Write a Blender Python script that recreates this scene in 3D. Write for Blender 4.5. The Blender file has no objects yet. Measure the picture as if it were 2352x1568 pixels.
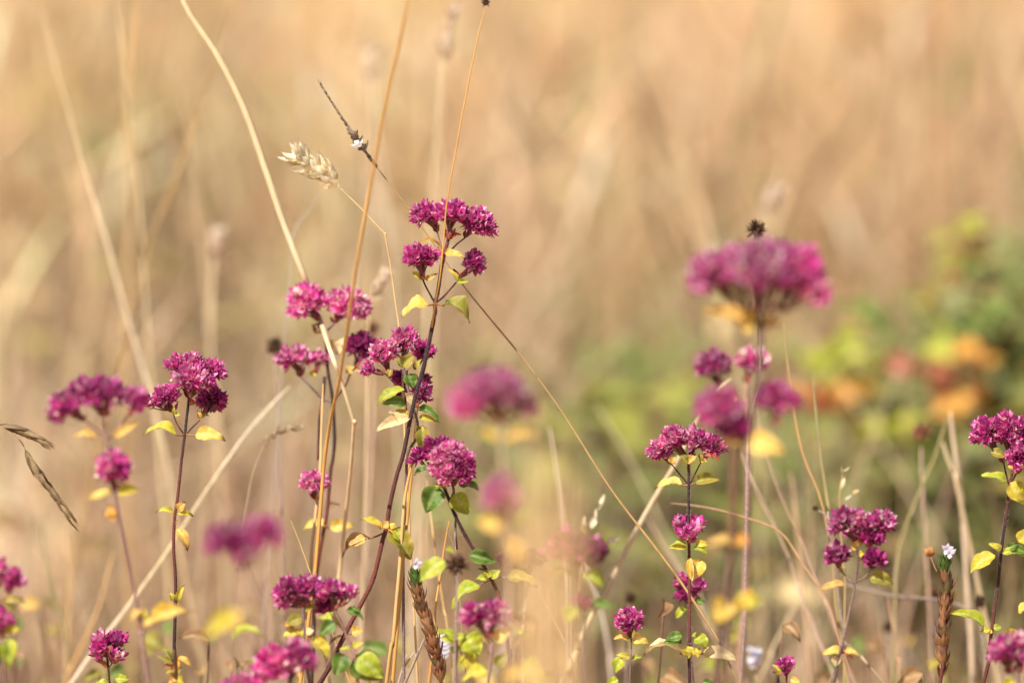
import bpy, math, random
import numpy as np
from mathutils import Vector, Matrix, Quaternion, noise
R = random.Random(7)
NR = np.random.RandomState(11)
sc = bpy.context.scene
col = sc.collection
rad = math.radians

# ------------------------------------------------------------------ camera
PITCH = 10.0
CAMH = 0.78
LENS = 200.0
FOCUS = 2.05
cam = bpy.data.cameras.new('camera')
cam.lens = LENS; cam.sensor_width = 36
cam.clip_start = 0.05; cam.clip_end = 2000
cam.dof.use_dof = True
cam.dof.focus_distance = FOCUS
cam.dof.aperture_fstop = 6.8
cam.dof.aperture_blades = 0
co = bpy.data.objects.new('camera', cam); col.objects.link(co)
co.location = (0, 0, CAMH); co.rotation_euler = (rad(90 - PITCH), 0, 0)
sc.camera = co

# ------------------------------------------------------------------ light
SUN = Vector((-0.52, -0.62, 1.12)).normalized()
w = bpy.data.worlds.new('World'); sc.world = w; w.use_nodes = True
nt = w.node_tree
sky = nt.nodes.new('ShaderNodeTexSky'); sky.sky_type = 'NISHITA'; sky.sun_disc = False
sky.sun_elevation = math.asin(SUN.z); sky.sun_rotation = math.atan2(SUN.x, SUN.y)
nt.links.new(sky.outputs[0], nt.nodes['Background'].inputs[0])
nt.nodes['Background'].inputs[1].default_value = 0.05
sl = bpy.data.lights.new('sun', 'SUN'); sl.energy = 5.0; sl.angle = rad(0.5); sl.color = (1, 0.94, 0.83)
so = bpy.data.objects.new('sun', sl); col.objects.link(so)
so.rotation_euler = SUN.to_track_quat('Z', 'Y').to_euler(); so.location = (0, 0, 5)
vs = sc.view_settings
vs.view_transform = 'Standard'; vs.look = 'None'; vs.exposure = 0.66; vs.gamma = 1; vs.use_curve_mapping = False

# ------------------------------------------------------------------ pixel -> place (picture read at 2352 x 1568)
FW = Vector((0, math.cos(rad(PITCH)), -math.sin(rad(PITCH))))
UP = Vector((0, math.sin(rad(PITCH)), math.cos(rad(PITCH))))
RT = Vector((1, 0, 0))
EYE = Vector((0, 0, CAMH))
K = 36.0 / LENS / 2352
def at(u, v, d=FOCUS):
    return EYE + FW * d + RT * ((u - 1176) * K * d) + UP * ((784 - v) * K * d)
def px(n, d=FOCUS):
    return n * K * d
ZO = {'0': (0, 0, 1), 'R1': (0, 781, .5023), 'R2': (588, 413.4, .41016), 'R3': (588, 964.7, .3849), 'R4': (1010.6, 826.9, .4729),
      'R5': (1433.3, 459.4, .46875), 'R6': (1617, 918.75, .41432), 'R7': (588, 0, .32813),
      'Z1': (900.4, 441, .17578), 'Z2': (808.5, 716.6, .20508), 'Z3': (1451.6, 955.5, .17578), 'Z4': (312.4, 799.3, .17578),
      'Z5': (771.75, 1139.25, .27369), 'Z6': (606.4, 1286.25, .17983), 'Z7': (2113.1, 937.1, .40279), 'Z8': (1433.25, 1194.4, .23848),
      'Y1': (0, 0, .5039), 'Y3': (165.4, 1286.25, .20313), 'Y4': (1892.6, 1231.1, .21504), 'Y5': (0, 1240.3, .20914)}
def q(z, x, y):
    o = ZO[z]; return (o[0] + x * o[2], o[1] + y * o[2])

# ------------------------------------------------------------------ materials
def mat(name, rough=.6, trans=0.0, bump=0.0, nscale=300, namt=.25, spec=.3, rnd=.15, stretch=(1, 1, 1)):
    m = bpy.data.materials.new(name); m.use_nodes = True
    t = m.node_tree; n = t.nodes; l = t.links
    p = n['Principled BSDF']; out = n['Material Output']
    a = n.new('ShaderNodeAttribute'); a.attribute_name = 'tint'
    tc = n.new('ShaderNodeTexCoord')
    mp = n.new('ShaderNodeMapping'); mp.inputs['Scale'].default_value = stretch
    l.new(tc.outputs['Object'], mp.inputs[0])
    no = n.new('ShaderNodeTexNoise'); no.inputs['Scale'].default_value = nscale; no.inputs['Detail'].default_value = 4
    l.new(mp.outputs[0], no.inputs['Vector'])
    oi = n.new('ShaderNodeObjectInfo')
    mr = n.new('ShaderNodeMapRange'); mr.inputs[3].default_value = 1 - namt; mr.inputs[4].default_value = 1 + namt
    mr.inputs[1].default_value = .3; mr.inputs[2].default_value = .7
    l.new(no.outputs['Fac'], mr.inputs[0])
    m2 = n.new('ShaderNodeMapRange'); m2.inputs[3].default_value = 1 - rnd; m2.inputs[4].default_value = 1 + rnd
    l.new(oi.outputs['Random'], m2.inputs[0])
    mu = n.new('ShaderNodeMath'); mu.operation = 'MULTIPLY'
    l.new(mr.outputs[0], mu.inputs[0]); l.new(m2.outputs[0], mu.inputs[1])
    vm = n.new('ShaderNodeVectorMath'); vm.operation = 'SCALE'
    l.new(a.outputs['Color'], vm.inputs[0]); l.new(mu.outputs[0], vm.inputs['Scale'])
    l.new(vm.outputs[0], p.inputs['Base Color'])
    p.inputs['Roughness'].default_value = rough
    p.inputs['Specular IOR Level'].default_value = spec
    if bump:
        b = n.new('ShaderNodeBump'); b.inputs['Strength'].default_value = bump; b.inputs['Distance'].default_value = .0004
        l.new(no.outputs['Fac'], b.inputs['Height']); l.new(b.outputs[0], p.inputs['Normal'])
    if trans:
        tr = n.new('ShaderNodeBsdfTranslucent'); l.new(vm.outputs[0], tr.inputs[0])
        mx = n.new('ShaderNodeMixShader'); mx.inputs[0].default_value = trans
        l.new(p.outputs[0], mx.inputs[1]); l.new(tr.outputs[0], mx.inputs[2]); l.new(mx.outputs[0], out.inputs[0])
    return m
M_PETAL = mat('bract_magenta', .38, .38, 0, 900, .22, .6, .22)
M_LEAF = mat('leaf', .5, .42, .25, 420, .20, .35, .08)
M_STEM = mat('plant_stem', .6, 0, .9, 1500, .45, .3, .05)
M_STRAW = mat('straw', .5, .12, .15, 500, .14, .35, .06, (1, 1, .08))
M_SEED = mat('seed_scale', .5, .45, .1, 700, .2, .35, .12)
M_GRASS = mat('dry_grass', .55, .28, 0, 60, .12, .3, 0)

# ------------------------------------------------------------------ mesh builder
class MB:
    def __init__(s): s.v = []; s.f = []; s.c = []
    def add(s, vs_, fs, cs):
        o = len(s.v); s.v.extend(vs_); s.c.extend(cs); s.f.extend([tuple(i + o for i in f) for f in fs])
    def mesh(s, name, m, origin=(0, 0, 0), smooth=True):
        me = bpy.data.meshes.new(name); o = Vector(origin)
        me.from_pydata([tuple(Vector(p) - o) for p in s.v], [], s.f)
        a = me.color_attributes.new('tint', 'FLOAT_COLOR', 'POINT')
        c = np.ones((len(s.v), 4), np.float32)
        if s.c: c[:, :3] = np.array(s.c, np.float32)[:, :3]
        a.data.foreach_set('color', c.ravel())
        me.materials.append(m)
        if smooth: me.polygons.foreach_set('use_smooth', [True] * len(me.polygons))
        return me
    def build(s, name, m, parent=None, smooth=True, origin=None):
        org = origin if origin is not None else (parent['_o'] if parent is not None else (0, 0, 0))
        return link(name, s.mesh(name, m, org, smooth), parent, origin=origin)
ORG = {}
def link(name, me, parent=None, mw=None, origin=None):
    o = bpy.data.objects.new(name, me); col.objects.link(o)
    if parent is not None: o.parent = parent
    if mw is not None: o.matrix_basis = mw
    if origin is not None and parent is None: o.location = origin
    return o
def thing(name, label, cat, loc, group=None):
    o = bpy.data.objects.new(name, None); col.objects.link(o)
    o.location = loc; o.empty_display_size = .02
    o['label'] = label; o['category'] = cat
    if group: o['group'] = group
    ORG[o.name] = Vector(loc)
    return o
def bld(mb, name, m, parent, smooth=True):
    # every ancestor below the thing sits at the thing's own origin
    root = parent
    while root.parent is not None: root = root.parent
    return link(name, mb.mesh(name, m, ORG[root.name], smooth), parent)
def org(parent):
    root = parent
    while root.parent is not None: root = root.parent
    return ORG[root.name]

def lerp(a, b, t): return tuple(a[i] + (b[i] - a[i]) * t for i in range(3))
def jit(c, a=.12, r=R):
    k = 1 + r.uniform(-a, a); return (max(0, c[0] * k * (1 + r.uniform(-a, a) * .3)), max(0, c[1] * k), max(0, c[2] * k * (1 + r.uniform(-a, a) * .3)))
def spline(pts, n=5):
    P = [Vector(p) for p in pts]
    if len(P) < 3: return [P[0].lerp(P[1], i / n) for i in range(n + 1)]
    out = []
    for i in range(len(P) - 1):
        p0 = P[i - 1] if i else P[0] * 2 - P[1]; p1 = P[i]; p2 = P[i + 1]
        p3 = P[i + 2] if i + 2 < len(P) else p2 * 2 - p1
        for k in range(n):
            t = k / n
            out.append(.5 * ((2 * p1) + (p2 - p0) * t + (2 * p0 - 5 * p1 + 4 * p2 - p3) * t * t + (3 * p1 - p0 - 3 * p2 + p3) * t ** 3))
    out.append(P[-1])
    res = [out[0]]
    for p in out[1:]:
        if (p - res[-1]).length > 2e-5: res.append(p)
    return res
def tube(mb, pts, r, colf, sides=6, n=5, sm=True, knob=0, flat=1.0):
    """swept tube; r = (start, end) or a function of t, colf = colour or function of t"""
    P = spline(pts, n) if sm else [Vector(p) for p in pts]
    N = len(P); rf = r if callable(r) else (lambda t: r[0] + (r[1] - r[0]) * t)
    cf = colf if callable(colf) else (lambda t: colf)
    vs_, cs, fs = [], [], []
    ref = None
    for i, p in enumerate(P):
        t = i / (N - 1)
        d = (P[min(i + 1, N - 1)] - P[max(i - 1, 0)])
        d = d.normalized() if d.length > 1e-9 else Vector((0, 0, 1))
        if ref is None: ref = Vector((0, 1, .1)) if abs(d.y) < .9 else Vector((1, 0, 0))
        a = (ref - d * ref.dot(d)).normalized(); b = d.cross(a); ref = a
        rr = rf(t) * (1 + (R.uniform(-knob, knob) if knob else 0)); c = cf(t)
        for k in range(sides):
            an = 2 * math.pi * k / sides
            vs_.append(p + b * (math.cos(an) * rr) + a * (math.sin(an) * rr * flat)); cs.append(c)
    for i in range(N - 1):
        for k in range(sides):
            k2 = (k + 1) % sides
            fs.append((i * sides + k, i * sides + k2, (i + 1) * sides + k2, (i + 1) * sides + k))
    fs.append(tuple(range(sides - 1, -1, -1))); fs.append(tuple((N - 1) * sides + k for k in range(sides)))
    mb.add(vs_, fs, cs)
    return P
def bract(mb, pos, d, out, L, W, cb, ct, rows=4, cup=.35, bulge=.18, hook=0.0):
    """pointed boat-shaped scale: d = growing direction, out = its outer side"""
    d = d.normalized(); out = (out - d * out.dot(d))
    out = out.normalized() if out.length > 1e-6 else d.orthogonal().normalized()
    s = d.cross(out)
    vs_, cs, fs = [], [], []
    for i in range(rows):
        t = i / rows
        hw = W * .5 * (.35 * (1 - t) + math.sin(math.pi * (t ** .72)) ** 1.0)
        c = pos + d * (L * t) + out * (bulge * L * math.sin(math.pi * t * .9) - hook * L * t * t)
        col_ = lerp(cb, ct, min(1, t * 1.15))
        vs_ += [c - s * hw - out * (hw * cup), c + out * hw * .1, c + s * hw - out * (hw * cup)]; cs += [lerp(col_, ct, .35), col_, lerp(col_, ct, .35)]
    vs_.append(pos + d * L + out * (bulge * L * .25 - hook * L)); cs.append(lerp(ct, (ct[0] * .55, ct[1] * .5, ct[2] * .55), .6))
    for i in range(rows - 1):
        a = i * 3; fs += [(a, a + 1, a + 4, a + 3), (a + 1, a + 2, a + 5, a + 4)]
    a = (rows - 1) * 3; tip = len(vs_) - 1; fs += [(a, a + 1, tip), (a + 1, a + 2, tip)]
    mb.add(vs_, fs, cs)

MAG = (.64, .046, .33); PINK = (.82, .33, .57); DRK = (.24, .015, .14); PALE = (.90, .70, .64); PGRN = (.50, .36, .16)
PAL = {'n': [(MAG, .54), (PINK, .29), (DRK, .08), (PALE, .09)], 'd': [(DRK, .5), (MAG, .5)], 'p': [(MAG, .36), (PINK, .48), (PALE, .16)],  # 'd' = dark mix; on overshadowed heads it paints in their shade
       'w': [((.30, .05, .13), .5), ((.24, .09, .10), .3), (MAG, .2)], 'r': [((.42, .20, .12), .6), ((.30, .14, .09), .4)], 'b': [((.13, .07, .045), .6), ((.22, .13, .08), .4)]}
def pick(pal):
    x = R.random(); s = 0
    for c, wt in PAL[pal]:
        s += wt
        if x < s: return c
    return PAL[pal][0][0]
def floret(mb, pos, ax, L, pal='n', rich=True):
    ax = ax.normalized(); a = ax.orthogonal().normalized(); b = ax.cross(a); ph = R.uniform(0, 6.28)
    wh = [(4, 56, .66, 0.0), (3, 34, .70, .16), (3, 14, .66, .34)] if rich else [(3, 50, .72, 0.0), (3, 20, .72, .26)]
    for n_, tilt, ln, z in wh:
        ph += .6
        for k in range(n_):
            an = ph + 6.283 * k / n_ + R.uniform(-.25, .25); o = a * math.cos(an) + b * math.sin(an)
            tl = rad(tilt + R.uniform(-9, 9)); d = ax * math.cos(tl) + o * math.sin(tl)
            c = jit(pick(pal), .2); base = lerp(c, PGRN if R.random() < .4 else PINK, .35)
            bract(mb, pos + ax * (L * z) + o * (L * .06), d, o, L * ln * R.uniform(.85, 1.15), L * (.40 if rich else .48) * R.uniform(.85, 1.15), base, c, 4 if rich else 2, .45, .10, -.02)
FL = {}
def floret_mesh(pal):
    if pal not in FL:
        FL[pal] = []
        for i in range(7):
            mb = MB(); floret(mb, Vector((0, 0, 0)), Vector((0, 0, 1)), 1.0, pal, True)
            FL[pal].append(mb.mesh('floret', M_PETAL))
    return R.choice(FL[pal])
def dome(n, axis, spread):
    axis = axis.normalized(); a = axis.orthogonal().normalized(); b = axis.cross(a); ph0 = R.uniform(0, 6)
    res = []
    for i in range(n):
        z = 1 - (1 - math.cos(rad(spread))) * (i + .5) / n
        r = math.sqrt(max(0, 1 - z * z)); an = ph0 + i * 2.39996
        v = axis * z + (a * math.cos(an) + b * math.sin(an)) * r
        res.append((v + Vector((R.uniform(-.12, .12), R.uniform(-.12, .12), R.uniform(-.12, .12)))).normalized())
    return res
def lobe(root, node, c, ru, rv, n, d, L=.0038, pal='n', sharp=True, spread=118, holder=None, dd=0.0, nd=None):
    """one rounded cluster: node = where its pedicels leave the stalk, c = its centre (both picture points)"""
    n = max(4, int(n * (.95 if sharp else .95))); L *= 1.08
    if not sharp: ru *= .93; rv *= .95
    else: ru *= .95; rv *= .97
    N = at(node[0], node[1], d + (dd if nd is None else nd)); C = at(c[0], c[1], d + dd); ru = px(ru, d); rv = px(rv, d)
    A = (C - N).normalized() * .5 + Vector((0, -.15, 1)).normalized() * .6
    O = org(root)
    fine = MB(); joined = MB()
    ps = []
    for k, (nn, rr) in enumerate(((n, 1.0), (max(2, n // 2), .58))):
        for v in dome(nn, A, spread if k == 0 else spread * .85):
            q_ = R.uniform(.86, 1.04) * rr
            p = C + RT * (v.dot(RT) * ru * q_) + UP * (v.dot(UP) * rv * q_) + FW * (v.dot(FW) * (ru + rv) * .45 * q_)
            p -= v * L * R.uniform(.35, .85)
            ax = (v * 1.0 + (p - N).normalized() * .75).normalized()
            ps.append((p, ax, k))
    for i, (p, ax, k) in enumerate(ps):
        if k == 1 or i % 3 == 0:
            m_ = N.lerp(p, .5) + ax * (-.08 * (p - N).length)
            tube(fine, [N, m_, p], (px(2.1, d), px(1.3, d)), lambda t: lerp((.16, .05, .05), (.28, .12, .09), t), 4, 3)
    for k in range(4):   # small purple bracts at the fork
        v = (A + Vector((R.uniform(-1, 1), R.uniform(-.7, .4), R.uniform(-.3, .6)))).normalized()
        bract(fine, N, v, v.cross(Vector((0, 0, 1))), L * R.uniform(.6, 1.1), L * .3, (.3, .14, .05), (.32, .05, .08))
    h = bld(fine, 'flower_head', M_STEM, holder or root)
    for (p, ax, k) in ps:
        LL = L * R.uniform(.82, 1.18)
        if sharp:
            qn = ax.to_track_quat('Z', 'Y') @ Quaternion((0, 0, 1), R.uniform(0, 6.28))
            link('floret', floret_mesh(pal), h, Matrix.LocRotScale(p - O, qn, (LL, LL, LL)))
        else:
            floret(joined, p, ax, LL * 1.1, pal, False)
    if not sharp:
        j = bld(joined, 'florets', M_PETAL, h); j['kind'] = 'stuff'
    return h

LC = {'green': ((.085, .18, .024), (.11, .22, .03)), 'lime': ((.34, .43, .03), (.46, .48, .04)), 'yellow': ((.80, .52, .07), (.84, .60, .16)),
      'gold': ((.78, .50, .12), (.66, .40, .10)), 'cream': ((.88, .72, .42), (.80, .60, .30)), 'olive': ((.26, .25, .03), (.40, .30, .04)),
      'brown': ((.34, .18, .09), (.24, .12, .06)), 'ylime': ((.56, .50, .04), (.66, .52, .06)), 'red': ((.42, .075, .05), (.50, .14, .05)),
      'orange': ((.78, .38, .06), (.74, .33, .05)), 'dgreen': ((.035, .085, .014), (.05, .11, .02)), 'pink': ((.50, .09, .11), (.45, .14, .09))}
def leaf_geo(mb, B, T, W, c='yellow', roll=0, fold=25, curl=.1, tip=0, nh=None, rows=12, cols=6, droop=0.0, cup=0):
    B = Vector(B); T = Vector(T); a = T - B; L = a.length; a.normalize()
    roll += R.uniform(-14, 14); fold += R.uniform(-4, 14); droop += R.uniform(-.05, .12); curl *= R.uniform(.7, 1.5); side = R.uniform(-.07, .07) * L
    n = (-FW * .75 + Vector((0, 0, 1)) * .65) if nh is None else Vector(nh)
    n = (n - a * n.dot(a)).normalized()
    n = Quaternion(a, rad(roll)) @ n; s = a.cross(n)
    ca, cb = LC[c]; ph = R.uniform(0, 6); tf = math.tan(rad(fold)); cf = math.cos(rad(fold))
    vs_, cs, fs = [], [], []
    for i in range(rows + 1):
        u = i / rows
        hw = W * .60 * (math.sin(math.pi * min(1, u ** .64)) ** .72 * (1 - .18 * u) if 0 < u < 1 else 0)
        hw = max(hw, W * .012)
        cen = B + a * (L * u) + n * (curl * L * 4 * u * (1 - u) - droop * L * u ** 2.5)
        for j in range(cols + 1):
            v = (j / cols - .5) * 2; av = abs(v)
            vein = math.sin((u * 5.2 - av * 1.9) * 6.283)
            off = hw * av * tf * cf + .020 * L * vein * av * (1 - av * .4) * (1 if hw > W * .1 else 0) - (.02 * L if av < .01 else 0) + cup * hw * av * av
            wav = W * (.10 * math.sin(u * 8 + ph + (2 if v > 0 else 0)) * av * av + .035 * math.sin(u * 19 + ph * 2 + v * 3))
            p = cen + s * (v * hw * cf + side * 4 * u * (1 - u)) + n * (off + wav)
            k = .5 + .5 * math.sin(ph + u * 3 + v * 2)
            cc = lerp(ca, cb, k)
            cc = tuple(x * (1.06 - .10 * vein) for x in cc)
            if av < .01: cc = lerp(cc, (.8, .72, .35), .30)
            if av > .95: cc = lerp(cc, (.65, .45, .18), .30)
            if tip:
                e = max(0, (u - (1 - tip)) / tip) * 1.5 + (.25 * av if tip > .3 else 0)
                cc = lerp(cc, (.13, .065, .04), min(.9, max(0, e - .25)))
            vs_.append(p); cs.append(cc)
    C = cols + 1
    for i in range(rows):
        for j in range(cols): fs.append((i * C + j, i * C + j + 1, (i + 1) * C + j + 1, (i + 1) * C + j))
    mb.add(vs_, fs, cs)
def leaf(root, z, d, base, tp, W, c='yellow', roll=0, fold=25, curl=.1, tip=0, stem=None, dd=0.0, dt=0.0, droop=0, label=None, cup=0):
    """leaf given by its two ends in picture coordinates of frame z; dd/dt = how far its base / tip stands off the stalk"""
    s_ = ZO[z][2]
    B = at(*q(z, *base), d + dd); T = at(*q(z, *tp), d + dd + dt); mb = MB()
    if (T - B).length < .0008: return
    leaf_geo(mb, B, T, px(W * s_ * (1.18 if abs(d - FOCUS) < .09 else 1), d), c, roll, fold, curl, tip, droop=droop, cup=cup)
    if stem is not None:
        S = at(*q(z, *stem), d); tube(mb, [S, S.lerp(B, .5) - Vector((0, 0, .0003)), B.lerp(T, .06)], (px(2.6, d), px(2.0, d)), (.42, .22, .10), 5, 3)
    o = bld(mb, 'leaf', M_LEAF, root)
    if label: o['label'] = label
    return o
ALLN = {}
def to_ground(P, bend=.02):
    """carry a stalk on below the frame down to the soil"""
    p = P[-1]; d = (P[-1] - P[-2]).normalized()
    if d.z > -.3: d = Vector((d.x * .5, d.y, -.8)).normalized()
    h = p.z
    k = min(h / -d.z, h * 1.9)
    b = Vector((p.x + d.x * k * .9 + R.uniform(-bend, bend), p.y + d.y * k * .3 + R.uniform(-bend, bend), 0))
    return P + [p.lerp(b, .45) + Vector((d.x * k * .04, 0, 0)), b]
def stemcol(mode):
    def f(t):
        k = .5 + .5 * math.sin(t * 9 + mode[1])
        return lerp(mode[0][0], mode[0][1], k)
    return f
DK = ((.035, .018, .02), (.15, .038, .025)); RD = ((.20, .045, .025), (.08, .03, .025)); GR = ((.22, .15, .13), (.13, .08, .07)); PK = ((.30, .18, .15), (.2, .1, .09))
def hairs(root, P, r, n, L=.0006, c=(.50, .42, .38)):
    mb = MB(); tot = len(P) - 1
    for _ in range(n):
        i = R.uniform(0, tot - .001); k = int(i); p = P[k].lerp(P[k + 1], i - k); d = (P[k + 1] - P[k]).normalized()
        o = d.orthogonal().normalized(); o = Quaternion(d, R.uniform(0, 6.28)) @ o; s = d * .00007
        a = p + o * r * .9; e = a + o * L * R.uniform(.5, 1.1) - d * L * .5 * R.uniform(-.5, 1)
        mb.add([a - s, a + s, e], [(0, 1, 2)], [c] * 3)
    o_ = bld(mb, 'stem_hairs', M_SEED, root); o_['kind'] = 'stuff'
def plant(label, z, pts, d, r=3.2, mode=DK, hairy=0, name='oregano_plant', cat='oregano plant', group='flowering oregano plants', dpt=None, ground=True):
    """main stalk from its top point down; pts in frame z; r in picture pixels; dpt = depth offset per point"""
    W_ = []
    for i, p in enumerate(pts):
        zz = z if len(p) == 2 else p[2]
        W_.append(at(*q(zz, p[0], p[1]), d + (dpt[i] if dpt else 0)))
    if ground: W_ = to_ground(W_)
    root = thing(name, label, cat, (W_[-1].x, W_[-1].y, W_[-1].z), group)
    mb = MB(); P = tube(mb, W_, (px(r * .78, d), px(r * 1.05, d)), stemcol((mode, R.uniform(0, 6))), 8, 6, knob=.04)
    bld(mb, 'stem', M_STEM, root)
    if hairy: hairs(root, P, px(r * .9, d), hairy)
    root['_d'] = d
    return root
def branch(root, z, pts, d, r=2.2, mode=DK, dd=None):
    W_ = [at(*q(z, p[0], p[1]), d + (dd[i] if dd else 0)) for i, p in enumerate(pts)]
    mb = MB(); tube(mb, W_, (px(r, d), px(r * .8, d)), stemcol((mode, R.uniform(0, 6))), 6, 4); return bld(mb, 'branch', M_STEM, root)

# ================================================================== SETTING
def ground():
    ax = [math.sinh(i / 45 * 5.2) / math.sinh(5.2) * 320 for i in range(-45, 46)]
    vs_, fs = [], []
    n = len(ax)
    for y in ax:
        for x in ax:
            yy = y + 3.0
            vs_.append((x, yy, .012 * noise.noise(Vector((x * 3, yy * 3, 0))) - .006 + .15 * noise.noise(Vector((x * .05, yy * .05, 3))) * min(1, (abs(x) + abs(y)) / 30)))
    for i in range(n - 1):
        for j in range(n - 1): fs.append((i * n + j, i * n + j + 1, (i + 1) * n + j + 1, (i + 1) * n + j))
    me = bpy.data.meshes.new('ground'); me.from_pydata(vs_, [], fs)
    m = bpy.data.materials.new('meadow_soil'); m.use_nodes = True; t = m.node_tree; N = t.nodes; l = t.links; p = N['Principled BSDF']
    tc = N.new('ShaderNodeTexCoord')
    n1 = N.new('ShaderNodeTexNoise'); n1.inputs['Scale'].default_value = 4; n1.inputs['Detail'].default_value = 8
    n2 = N.new('ShaderNodeTexNoise'); n2.inputs['Scale'].default_value = 60; n2.inputs['Detail'].default_value = 6
    for k in (n1, n2): l.new(tc.outputs['Object'], k.inputs['Vector'])
    cr = N.new('ShaderNodeValToRGB'); e = cr.color_ramp.elements
    e[0].position = .3; e[0].color = (.30, .19, .12, 1); e[1].position = .72; e[1].color = (.68, .45, .28, 1)
    x = cr.color_ramp.elements.new(.5); x.color = (.50, .34, .21, 1)
    ad = N.new('ShaderNodeMath'); ad.operation = 'ADD'; l.new(n1.outputs['Fac'], ad.inputs[0]); l.new(n2.outputs['Fac'], ad.inputs[1])
    hf = N.new('ShaderNodeMath'); hf.operation = 'MULTIPLY'; hf.inputs[1].default_value = .5; l.new(ad.outputs[0], hf.inputs[0])
    l.new(hf.outputs[0], cr.inputs[0]); l.new(cr.outputs[0], p.inputs['Base Color']); p.inputs['Roughness'].default_value = .95
    b = N.new('ShaderNodeBump'); b.inputs['Strength'].default_value = .6; b.inputs['Distance'].default_value = .01
    l.new(n2.outputs['Fac'], b.inputs['Height']); l.new(b.outputs[0], p.inputs['Normal'])
    me.materials.append(m); me.polygons.foreach_set('use_smooth', [True] * len(me.polygons))
    o = link('ground', me); o['kind'] = 'structure'
ground()

# places where the sward is greener / darker / paler: (x, y, rx, ry, amount)
GREEN = [(.085, 3.9, .06, .4, .8), (-.30, 5.1, .14, .5, .40), (-.10, 4.2, .05, .25, .35), (-.42, 4.2, .06, .3, .3), (.30, 3.4, .09, .5, .6), (.12, 5.0, .05, .4, .25)]
DARKP = [(-.38, 5.2, .10, .7, .35), (.28, 3.2, .08, .3, .5), (-.28, 3.6, .08, .3, .35), (.42, 5.5, .06, .8, .3)]  # the patch under the bush paints in its shaded base
def field(L, x, y):
    s = np.zeros_like(x)
    for (cx, cy, rx, ry, a) in L: s += a * np.exp(-((x - cx) / rx) ** 2 - ((y - cy) / ry) ** 2)
    return np.clip(s, 0, 1)
STRAW = np.array([(.80, .57, .32), (.72, .49, .26), (.86, .68, .44), (.62, .40, .20), (.80, .52, .24), (.66, .50, .36), (.88, .74, .56), (.46, .29, .17)])
UPG = [(.86, .64, .36), (.80, .57, .30), (.90, .72, .45), (.72, .51, .28), (.84, .60, .32), (.76, .59, .39), (.90, .78, .56), (.52, .36, .22)]
BROWN = np.array([(.36, .23, .14), (.28, .18, .11), (.44, .30, .20), (.22, .13, .08)])
GREENS = np.array([(.16, .21, .045), (.10, .19, .035), (.26, .27, .07), (.08, .14, .03)])
NR2 = np.random.RandomState(5)
TN = [(NR2.uniform(-.7, .7), NR2.uniform(2.6, 7.5), NR2.uniform(.014, .05), NR2.uniform(.06, .28), NR2.uniform(-.55, .38), NR2.randint(4)) for _ in range(760)]
HUE = np.array([(1, 1, 1), (1.03, .98, 1.0), (1.03, 1.0, .90), (.98, 1.01, .90)])
def tone(x, y):
    # drifts of paler, pinker or more olive thatch; darker ones also paint shadowy gaps
    s = np.zeros_like(x); h = np.ones((len(x), 3))
    for (cx, cy, rx, ry, a, k) in TN:
        rx *= (.5 + cy / 6); g = np.exp(-((x - cx) / rx) ** 2 - ((y - cy) / ry) ** 2); s += a * g * (1.6 if cy < 4.4 else .55); h *= 1 + (HUE[k] - 1) * g[:, None]
    return (np.exp(s) * (.92 + .12 * np.clip(y - 3.9, -.9, 1.8))).clip(.3, 1.5)[:, None] * h
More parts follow.
